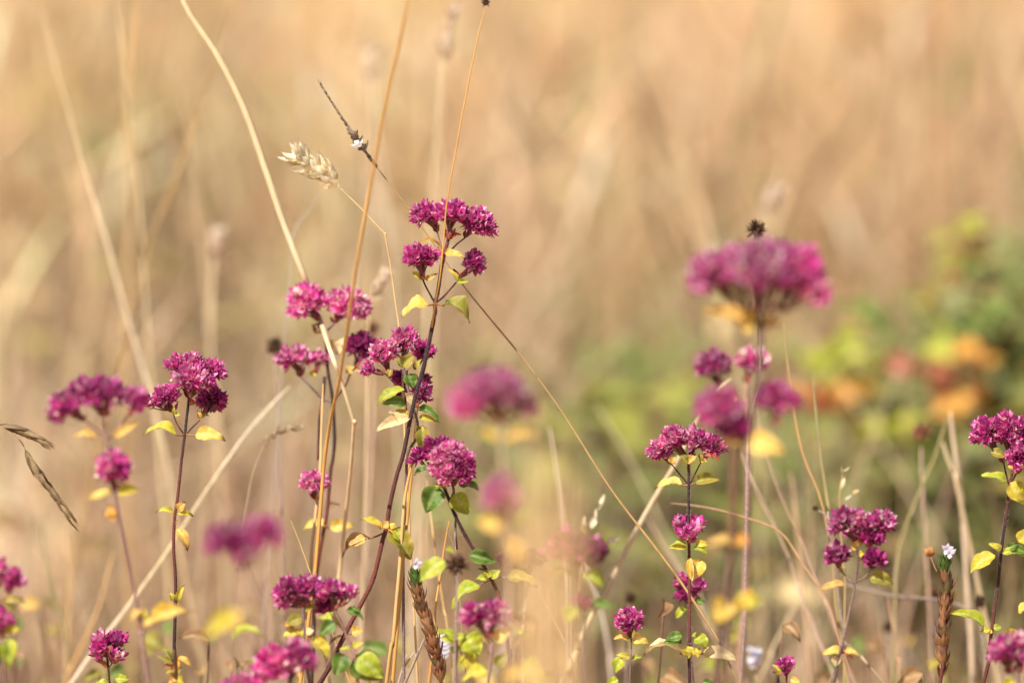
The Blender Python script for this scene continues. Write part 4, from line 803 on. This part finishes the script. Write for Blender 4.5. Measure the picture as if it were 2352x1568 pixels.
for a in [((520, 620), (560, 530), 110, 'gold', 0), ((735, 620), (590, 480), 90, 'olive', 0), ((735, 620), (850, 520), 120, 'gold', 0), ((900, 600), (890, 480), 60, 'olive', 0), ((900, 590), (980, 590), 60, 'gold', 0), ((950, 500), (1160, 585), 60, 'red', 0)]:
    leaf(G_, 'Z3', d, a[0], a[1], a[2], a[3], a[4], 25, .1, 0, dd=-.003)
leaf(G_, 'Z3', d, (650, 895), (305, 910), 160, 'yellow', 25, 25, .14, .16, stem=(735, 895)); leaf(G_, 'Z3', d, (820, 865), (1175, 828), 150, 'olive', 25, 25, .14, .22, stem=(750, 895))
LB(G_, 'Z8', (640, 110), (690, 60), 45, 60, 8, d, L=.0046, dd=.003); LB(G_, 'Z8', (610, 90), (575, 45), 40, 45, 7, d, L=.0046, dd=.003); LB(G_, 'Z8', (620, 220), (620, 160), 60, 60, 16, d, dd=-.006, L=.0042)
for a in [((610, 240), (435, 245), 60, 'lime', 20), ((600, 260), (430, 270), 60, 'ylime', 0), ((690, 220), (830, 235), 55, 'ylime', 20), ((670, 260), (820, 345), 60, 'lime', -10), ((640, 360), (660, 590), 60, 'yellow', 10), ((650, 400), (770, 420), 0, 'yellow', 0), ((555, 1170), (385, 1170), 90, 'green', 10),
          ((560, 1110), (400, 1160), 90, 'green', 0), ((600, 1210), (615, 1330), 100, 'ylime', 0), ((700, 1220), (700, 1320), 80, 'ylime', 0), ((680, 1130), (800, 1230), 130, 'lime', 0), ((660, 1100), (690, 1120), 50, 'lime', 0), ((760, 1550), (900, 1600), 80, 'green', 10)]:
    if a[2]: leaf(G_, 'Z8', d, a[0], a[1], a[2], a[3], a[4], 20, .12, 0, dd=-.005)
leaf(G_, 'Z8', d, (650, 400), (660, 590), 50, 'cream', 0, 50, 0, 0, dd=-.006); leaf(G_, 'Z8', d, (740, 375), (655, 580), 130, 'yellow', 0, 15, .1, 0, dd=-.003)
leaf(G_, 'Z8', d, (560, 1280), (190, 1285), 150, 'cream', 40, 25, .18, .1, stem=(625, 1270), label='papery cream dead leaf'); leaf(G_, 'Z8', d, (750, 1280), (1100, 1350), 110, 'cream', 30, 20, .15, .12, stem=(650, 1270), label='papery tan dead leaf')

# --- AA head behind G
d = 2.10
H_ = plant('small purple head half hidden behind the stem of the right-centre plant', 'Z8', [(640, 800), (645, 950), (650, 1200), (670, 1568)], d, 2.8, GR)
LB(H_, 'Z8', (620, 800), (560, 620), 70, 90, 20, d, L=.004); LB(H_, 'Z8', (640, 800), (690, 640), 60, 90, 18, d, L=.004); LB(H_, 'Z8', (630, 800), (610, 720), 80, 80, 18, d, pal='d', L=.004)
leaf(H_, 'Z8', d, (600, 850), (500, 945), 90, 'lime', 0); leaf(H_, 'Z8', d, (670, 800), (790, 800), 90, 'green', -20); leaf(H_, 'Z8', d, (560, 720), (525, 740), 40, 'lime', 0)

# --- H: right edge plant
d = 2.05
X_ = plant('sharp oregano at the right edge with a broad magenta head and lime leaves', 'Z7', [(540, 300), (525, 370), (510, 450), (495, 600), (475, 720), (460, 850), (445, 1000), (425, 1150), (405, 1300), (385, 1430), (362, 1568)], d, 4.4, DK, 1100)
branch(X_, 'Z7', [(505, 430), (485, 350), (475, 300)], d, 2.2, DK); branch(X_, 'Z7', [(520, 430), (545, 380), (570, 350)], d, 2.2, DK)
LB(X_, 'Z7', (475, 310), (380, 150), 75, 85, 52, d); LB(X_, 'Z7', (520, 330), (490, 140), 90, 95, 60, d); LB(X_, 'Z7', (545, 310), (610, 150), 90, 100, 60, d, dd=.003); LB(X_, 'Z7', (560, 370), (560, 280), 65, 62, 30, d, dd=-.01, nd=0)
for a in [((490, 420), (350, 378), 62, 'lime', 15), ((510, 425), (600, 545), 90, 'ylime', 0), ((430, 840), (285, 942), 90, 'ylime', 0), ((460, 810), (392, 768), 40, 'ylime', 0), ((470, 825), (600, 835), 50, 'lime', 10), ((505, 800), (560, 770), 45, 'green', 0), ((520, 810), (640, 840), 55, 'green', 0), ((560, 760), (640, 690), 70, 'ylime', 0),
          ((365, 1245), (175, 1165), 72, 'lime', 10), ((400, 1260), (340, 1275), 35, 'ylime', 0), ((410, 1265), (385, 1285), 30, 'ylime', 0), ((420, 1255), (465, 1245), 35, 'lime', 0), ((470, 1300), (600, 1290), 80, 'ylime', 30), ((400, 250), (500, 280), 50, 'olive', 0), ((500, 330), (545, 365), 35, 'gold', 0), ((560, 1160), (640, 1150), 70, 'ylime', 0)]:
    leaf(X_, 'Z7', d, a[0], a[1], a[2], a[3], a[4], 22, .12, 0, dd=-.003)

# --- I: left sharp plant
d = 2.05
I_ = plant('sharp slender oregano on the left with a tripartite magenta head and folded yellow leaves', 'Z4', [(700, 640), (680, 760), (655, 980), (640, 1120), (615, 1300), (590, 1500), (823, 620, 'R1'), (812, 720, 'R1'), (798, 820, 'R1'), (794, 950, 'R1'), (802, 1080, 'R1'), (802, 1200, 'R1'), (798, 1350, 'R1'), (796, 1430, 'R1'), (794, 1590, 'R1')], d, 4.0, DK, 1100)
branch(I_, 'Z4', [(625, 1120), (560, 1030), (510, 930), (490, 860)], d, 1.9, DK); branch(I_, 'Z4', [(660, 1120), (740, 1030), (835, 940)], d, 1.9, DK)
LB(I_, 'Z4', (690, 650), (560, 250), 150, 120, 34, d, spread=125); LB(I_, 'Z4', (690, 650), (750, 230), 130, 150, 40, d, pal='p'); LB(I_, 'Z4', (700, 650), (980, 310), 160, 120, 42, d); LB(I_, 'Z4', (700, 650), (700, 450), 200, 200, 60, d, dd=-.006, pal='p'); LB(I_, 'Z4', (700, 650), (860, 460), 140, 130, 34, d, dd=-.004)
LB(I_, 'Z4', (480, 840), (400, 650), 150, 150, 44, d); LB(I_, 'Z4', (460, 810), (220, 710), 80, 70, 14, d); LB(I_, 'Z4', (870, 900), (980, 700), 180, 180, 60, d, dd=.012, pal='d', nd=0)  # dark lobe paints the shadow cast by the head above
for a in [((530, 1130), (95, 1110), 170, 'ylime', 15, .2, (630, 1125)), ((770, 1135), (1170, 1215), 170, 'yellow', 10, .28, (650, 1120)), ((500, 870), (580, 870), 60, 'lime', 0, 0, None), ((500, 860), (500, 760), 50, 'olive', 0, 0, None), ((835, 930), (800, 800), 70, 'gold', 0, 0, None), ((850, 910), (970, 890), 60, 'olive', 0, 0, None), ((730, 750), (710, 650), 80, 'red', 0, 0, None)]:
    leaf(I_, 'Z4', d, a[0], a[1], a[2], a[3], a[4], 28, .14, a[5], stem=a[6], dd=-.002)
for a in [((795, 790), (712, 782), 30, 'ylime', 10), ((812, 790), (885, 800), 35, 'ylime', 0), ((815, 780), (850, 740), 40, 'gold', 0), ((810, 860), (858, 965), 45, 'gold', 0), ((800, 845), (815, 820), 20, 'brown', 0), ((790, 1190), (772, 1150), 26, 'ylime', 0), ((812, 1195), (845, 1115), 28, 'ylime', 0)]:
    leaf(I_, 'R1', d, a[0], a[1], a[2], a[3], a[4], 35, .15, .25)
J_ = plant('small sharp dark-magenta sprig in the lower left corner area', 'Y3', [(395, 1080), (400, 1130), (410, 1220), (425, 1389), (430, 1450)], 2.04, 2.6, DK, 150)
branch(J_, 'Y3', [(410, 1220), (440, 1180), (460, 1150)], 2.04, 1.3, DK)
LB(J_, 'Y3', (395, 1090), (340, 970), 110, 110, 16, 2.04, L=.0046); LB(J_, 'Y3', (400, 1070), (480, 930), 80, 80, 10, 2.04, L=.0048, pal='d'); LB(J_, 'Y3', (455, 1160), (495, 1100), 60, 50, 4, 2.04, L=.0046); LB(J_, 'Y3', (340, 1130), (290, 1060), 60, 60, 6, 2.04, L=.0044)
leaf(J_, 'Y3', 2.04, (400, 1210), (270, 1130), 70, 'red'); leaf(J_, 'Y3', 2.04, (490, 1330), (655, 1340), 90, 'lime', 10); leaf(J_, 'Y3', 2.04, (400, 1400), (240, 1400), 90, 'lime', 20); leaf(J_, 'Y3', 2.04, (400, 1370), (365, 1340), 40, 'olive')
# olive tuft
U_ = plant('squat oregano tuft with olive, red-tinged and yellow leaves at the bottom left', 'Y3', [(1170, 1080), (1175, 1200), (1180, 1389)], 2.0, 4, RD)
for a in [((1160, 1120), (1000, 1000), 70, 'olive'), ((1150, 1170), (940, 1080), 60, 'olive'), ((1150, 1150), (1060, 1000), 60, 'green'), ((1160, 1200), (1040, 1190), 60, 'red'), ((1190, 1110), (1360, 1190), 80, 'yellow'), ((1170, 1250), (1050, 1270), 70, 'olive'), ((1190, 1230), (1210, 1060), 60, 'orange'), ((1180, 1330), (1090, 1389), 80, 'gold'), ((1190, 1300), (1240, 1200), 50, 'olive'), ((1170, 1330), (1260, 1389), 80, 'ylime'), ((1160, 1300), (1130, 1180), 70, 'gold'), ((1180, 1380), (1100, 1330), 70, 'red')]:
    leaf(U_, 'Y3', 2.0, a[0], a[1], a[2], a[3], 0, 25, .1, .12 if a[3] == 'olive' else 0)

# --- K: blurred left plant
d = 1.91
K_ = plant('soft-focus oregano at far left with an umbrella head and a small lower head', 'R1', [(470, 350), (480, 420), (495, 520), (520, 660), (540, 800), (575, 960), (610, 1120), (630, 1230), (650, 1330), (680, 1568)], d, 4.6, PK)
branch(K_, 'R1', [(500, 450), (430, 400), (370, 350)], d, 2.6, PK); branch(K_, 'R1', [(500, 450), (560, 380), (600, 320)], d, 2.6, PK)
LB(K_, 'R1', (380, 370), (300, 320), 65, 75, 45, d, sharp=False); LB(K_, 'R1', (470, 350), (430, 250), 110, 75, 65, d, sharp=False); LB(K_, 'R1', (480, 350), (500, 255), 75, 70, 45, d, sharp=False); LB(K_, 'R1', (590, 350), (615, 280), 55, 60, 30, d, sharp=False); LB(K_, 'R1', (520, 690), (515, 600), 70, 85, 60, d, sharp=False)
for a in [((440, 440), (330, 440), 45, 'gold'), ((520, 440), (640, 375), 40, 'gold'), ((510, 690), (405, 730), 50, 'yellow'), ((540, 700), (640, 680), 60, 'ylime'), ((530, 780), (480, 800), 60, 'orange'), ((500, 820), (540, 790), 50, 'gold'), ((650, 1230), (600, 1290), 40, 'gold'), ((640, 1310), (640, 1290), 40, 'orange'), ((650, 1270), (670, 1230), 35, 'ylime'), ((660, 1290), (710, 1290), 50, 'yellow'), ((690, 1280), (860, 1240), 90, 'yellow')]:
    leaf(K_, 'R1', d, a[0], a[1], a[2], a[3], 10, 20, .15)
leaf(K_, 'R1', d, (840, 1255), (905, 1235), 22, 'brown', 0, 30)
# --- L very blurred
d = 1.70
L_ = plant('very blurred magenta head in the near left foreground', '0', [(560, 1300), (556, 1420), (552, 1568)], d, 2.0, ((.42, .3, .2), (.5, .36, .2)))
lobe(L_, (560, 1300), (520, 1245), 46, 42, 34, d, sharp=False, pal='n'); lobe(L_, (560, 1300), (600, 1225), 44, 34, 26, d, sharp=False); lobe(L_, (560, 1300), (560, 1260), 44, 40, 26, d, sharp=False)
leaf(L_, '0', d, (540, 1410), (470, 1460), 55, 'ylime'); leaf(L_, '0', d, (555, 1410), (500, 1450), 45, 'yellow')
# --- M very blurred, middle
d = 1.70
M_ = plant('blurred pink oregano behind a veil of golden grass in the middle', '0', [(1150, 960), (1152, 1040), (1156, 1120), (1160, 1200), (1162, 1300), (1165, 1400), (1168, 1568)], d, 3.4, PNK)
lobe(M_, (1130, 970), (1080, 930), 50, 46, 50, d, sharp=False, pal='p'); lobe(M_, (1150, 970), (1135, 900), 72, 52, 60, d, sharp=False, pal='p'); lobe(M_, (1160, 970), (1195, 935), 45, 36, 22, d, sharp=False, pal='w'); lobe(M_, (1160, 1200), (1150, 1145), 42, 46, 44, d, sharp=False, pal='p')
for a in [((1140, 1010), (1085, 985), 34, 'yellow'), ((1160, 1010), (1240, 1000), 30, 'gold'), ((1155, 1215), (1095, 1195), 45, 'yellow'), ((1165, 1235), (1190, 1310), 46, 'gold'), ((1175, 1240), (1200, 1300), 36, 'yellow'), ((1200, 1530), (1150, 1560), 30, 'yellow'), ((1200, 1540), (1250, 1560), 40, 'yellow')]:
    leaf(M_, '0', d, a[0], a[1], a[2], a[3])
# --- N: big blurred
d = 1.785
N_ = plant('large soft-focus oregano with the widest magenta umbrella head right of centre', '0', [(1745, 700), (1745, 800), (1738, 900), (1712, 1000), (1690, 1020), (1685, 1120), (1680, 1250), (1668, 1380), (1655, 1480), (1645, 1568)], d, 8.5, ((.17, .075, .05), (.10, .055, .045)))
lobe(N_, (1700, 710), (1640, 635), 62, 62, 60, d, sharp=False, pal='p'); lobe(N_, (1740, 720), (1745, 625), 82, 72, 80, d, sharp=False, pal='p', dd=-.01); lobe(N_, (1720, 720), (1690, 625), 50, 60, 40, d, sharp=False, pal='p'); lobe(N_, (1760, 720), (1792, 618), 50, 62, 44, d, sharp=False, pal='n'); lobe(N_, (1790, 710), (1830, 625), 62, 62, 60, d, sharp=False); lobe(N_, (1800, 720), (1855, 665), 50, 62, 45, d, sharp=False, pal='p')
lobe(N_, (1700, 1010), (1655, 945), 54, 54, 50, d, sharp=False); lobe(N_, (1780, 980), (1785, 925), 46, 42, 40, d, sharp=False); lobe(N_, (1700, 1010), (1690, 985), 40, 40, 20, d, sharp=False, pal='d')
for p in [[(1745, 760), (1720, 730), (1700, 705)], [(1745, 760), (1775, 730), (1800, 705)], [(1715, 1000), (1760, 990), (1782, 970)]]: branch(N_, '0', p, d, 3.6, PK)
for a in [((1725, 740), (1610, 710), 44, 'gold'), ((1735, 750), (1690, 735), 60, 'yellow'), ((1750, 755), (1795, 740), 40, 'gold'), ((1720, 1015), (1800, 1040), 60, 'yellow'), ((1710, 1010), (1650, 1020), 34, 'gold'), ((1690, 1250), (1625, 1245), 34, 'gold'), ((1690, 1240), (1720, 1245), 34, 'orange'), ((1680, 1380), (1640, 1430), 55, 'yellow'), ((1690, 1380), (1730, 1400), 60, 'orange'), ((1690, 1390), (1750, 1375), 44, 'ylime')]:
    leaf(N_, '0', d, a[0], a[1], a[2], a[3])
d = 2.22
N2 = plant('brownish oregano with small pink heads standing behind the big blurred flower', '0', [(1715, 880), (1716, 960), (1718, 1100), (1714, 1250), (1710, 1400), (1700, 1568)], d, 9, ((.34, .2, .14), (.24, .13, .1)))
lobe(N2, (1650, 890), (1640, 845), 42, 40, 44, d, sharp=False); lobe(N2, (1715, 880), (1725, 835), 40, 34, 36, d, sharp=False, pal='p'); branch(N2, '0', [(1716, 950), (1680, 920), (1650, 890)], d, 3, PK)
leaf(N2, '0', d, (1690, 915), (1640, 935), 30, 'gold')
# --- O dusky
d = 1.90
O_ = plant('dusky maroon blurred head with faint green leaves in the lower middle', '0', [(1325, 1300), (1330, 1380), (1345, 1430), (1345, 1500), (1345, 1568)], d, 3.6, GR)
lobe(O_, (1325, 1305), (1298, 1262), 44, 40, 40, d, sharp=False, pal='w'); lobe(O_, (1325, 1305), (1350, 1268), 42, 36, 40, d, sharp=False, pal='w'); lobe(O_, (1345, 1400), (1340, 1385), 14, 14, 6, d, sharp=False, pal='d')
for a in [((1320, 1320), (1270, 1315), 22, 'olive'), ((1340, 1320), (1390, 1345), 40, 'lime'), ((1350, 1390), (1420, 1392), 28, 'green'), ((1330, 1400), (1295, 1435), 44, 'lime')]: leaf(O_, '0', d, a[0], a[1], a[2], a[3])
# --- P
d = 1.955
P_ = plant('soft magenta head low in the centre with a yellow leaf on its right', '0', [(1122, 1460), (1125, 1500), (1122, 1568)], d, 3.2, PK)
lobe(P_, (1120, 1465), (1095, 1420), 30, 30, 28, d, sharp=False); lobe(P_, (1120, 1465), (1140, 1418), 30, 32, 30, d, sharp=False); leaf(P_, '0', d, (1135, 1470), (1175, 1440), 34, 'yellow')
for a in [((1120, 1540), (1060, 1560), 40, 'ylime'), ((1200, 1520), (1250, 1560), 50, 'lime'), ((1140, 1530), (1165, 1500), 30, 'olive')]: leaf(P_, '0', d, a[0], a[1], a[2], a[3])
# --- Q
d = 2.03
Q_ = plant('small round magenta head with two yellow bracts below centre-right', '0', [(1448, 1445), (1450, 1480), (1448, 1520), (1447, 1568)], d, 2.6, GR, 120)
lobe(Q_, (1448, 1465), (1444, 1432), 31, 31, 44, d)
for a in [((1446, 1466), (1410, 1465), 18, 'gold'), ((1452, 1466), (1490, 1475), 22, 'yellow'), ((1450, 1510), (1415, 1502), 12, 'ylime'), ((1452, 1512), (1475, 1508), 12, 'lime'), ((1430, 1510), (1412, 1545), 24, 'lime'), ((1420, 1560), (1390, 1572), 20, 'lime')]: leaf(Q_, '0', d, a[0], a[1], a[2], a[3])
# --- R soft cluster right
d = 2.105
R_ = plant('soft pink-magenta cluster with two small side heads in the right meadow', 'R6', [(855, 820), (850, 920), (830, 1060), (800, 1200), (770, 1340), (760, 1400), (720, 1568)], d, 3.4, GR)
LB(R_, 'R6', (850, 800), (775, 690), 72, 85, 50, d, sharp=False, pal='p'); LB(R_, 'R6', (860, 800), (850, 690), 62, 80, 44, d, sharp=False, pal='p'); LB(R_, 'R6', (900, 760), (975, 680), 68, 60, 36, d, sharp=False); LB(R_, 'R6', (900, 810), (930, 770), 65, 45, 24, d, sharp=False, pal='d')
LB(R_, 'R6', (745, 930), (738, 870), 60, 62, 40, d, sharp=False); LB(R_, 'R6', (930, 940), (940, 890), 55, 52, 30, d, sharp=False, pal='d'); branch(R_, 'R6', [(830, 1020), (790, 980), (750, 930)], d, 2, PK); branch(R_, 'R6', [(835, 1010), (890, 980), (920, 940)], d, 2, PK)
for a in [((775, 1020), (640, 1045), 50, 'gold'), ((920, 980), (1055, 1025), 75, 'olive'), ((760, 1390), (655, 1400), 50, 'yellow'), ((780, 1390), (855, 1410), 40, 'yellow'), ((760, 1400), (830, 1440), 30, 'pink'), ((850, 820), (810, 790), 50, 'gold'), ((860, 860), (890, 850), 40, 'ylime'), ((745, 940), (780, 960), 30, 'ylime'), ((750, 1420), (730, 1480), 50, 'cream')]: leaf(R_, 'R6', d, a[0], a[1], a[2], a[3])
# --- left edge blurred plant
d = 1.92
U2 = plant('blurred oregano cut by the left edge with magenta heads and a bright lime leaf', '0', [(-12, 1330), (-4, 1400), (4, 1480), (12, 1568)], d, 4, PK)
lobe(U2, (20, 1365), (28, 1335), 22, 26, 22, d, sharp=False); lobe(U2, (-10, 1350), (-5, 1320), 24, 28, 22, d, sharp=False, pal='p'); lobe(U2, (0, 1460), (2, 1430), 20, 32, 22, d, sharp=False)
for a in [((10, 1380), (60, 1382), 20, 'olive'), ((10, 1450), (48, 1445), 24, 'ylime'), ((25, 1465), (18, 1535), 42, 'lime'), ((5, 1470), (0, 1530), 30, 'green')]: leaf(U2, '0', d, a[0], a[1], a[2], a[3])
# --- tiny bits
W2 = plant('tiny dark magenta bud with a lime leaf at the bottom right of centre', '0', [(1806, 1545), (1806, 1568), (1805, 1600)], 2.035, 2.2, DK)
lobe(W2, (1805, 1550), (1804, 1532), 17, 18, 14, 2.035); leaf(W2, '0', 2.035, (1795, 1550), (1775, 1525), 16, 'ylime'); leaf(W2, '0', 2.035, (1815, 1560), (1840, 1568), 16, 'yellow')
X2 = plant('soft magenta head cut by the right edge near the bottom', '0', [(2335, 1540), (2345, 1600)], 1.94, 3, PK)
lobe(X2, (2320, 1545), (2310, 1500), 38, 40, 44, 1.94, sharp=False); lobe(X2, (2340, 1545), (2350, 1495), 36, 40, 40, 1.94, sharp=False); leaf(X2, '0', 1.94, (2330, 1565), (2300, 1580), 30, 'ylime')
Y2 = plant('faded small pink head on a thin stem behind the yellow blurred leaf', '0', [(1210, 1320), (1206, 1380), (1203, 1450), (1202, 1510)], 2.13, 2.4, PNK)
lobe(Y2, (1215, 1320), (1225, 1285), 24, 24, 22, 2.13, sharp=False, pal='w'); lobe(Y2, (1185, 1310), (1165, 1290), 12, 12, 5, 2.13, sharp=False, pal='w'); leaf(Y2, '0', 2.13, (1205, 1455), (1190, 1450), 14, 'ylime'); leaf(Y2, '0', 2.13, (1203, 1450), (1216, 1440), 12, 'lime')
# white-flowered blurred spikes near the bottom
for (lb, u, v, dd_) in [('blurred pale white-lilac flower spike near the bottom right of centre', 1733, 1510, 2.2), ('small blurred white flower beside the bending capsule spike', 1015, 1490, 2.13)]:
    rt = plant(lb, '0', [(u, v + 10), (u + 4, v + 60), (u + 8, v + 120)], dd_, 3, GRN, name='white_wildflower', cat='wildflower', group='small white wildflowers'); mb = MB()
    for k in range(16):
        a = R.uniform(0, 6.28); C = at(u, v - 22 + k * 3, dd_); bract(mb, C, Vector((math.cos(a), math.sin(a), .6)), Vector((0, 0, -1)), .0045, .003, (.8, .76, .84), (.88, .87, .93))
    bld(mb, 'petals', M_SEED, rt)

# ================================================================== NEAR VEIL OF GOLDEN GRASS
def veil():
    b = at(1270, 2500, 1.30); base = Vector((b.x, b.y, 0))
    root = thing('grass_tuft', 'very blurred golden grass tuft in the near foreground, lower middle', 'grass tuft', base)
    for i in range(16):
        u = 1175 + i * 11 + R.uniform(-8, 8); top = 930 + R.uniform(-20, 220); dd_ = 1.27 + R.uniform(-.04, .10)
        mb = MB(); B = base + Vector((R.uniform(-.012, .012), R.uniform(-.012, .012), 0))
        T = at(u, top, dd_); Mm = at(u + R.uniform(-15, 15), 1450, dd_)
        tube(mb, [T, T.lerp(Mm, .5) + Vector((R.uniform(-.001, .001), 0, 0)), Mm, Mm.lerp(B, .5), B], (.00025, .0005), jit((.82, .56, .28), .15), 5, 5); bld(mb, 'blade', M_STRAW, root)
veil()
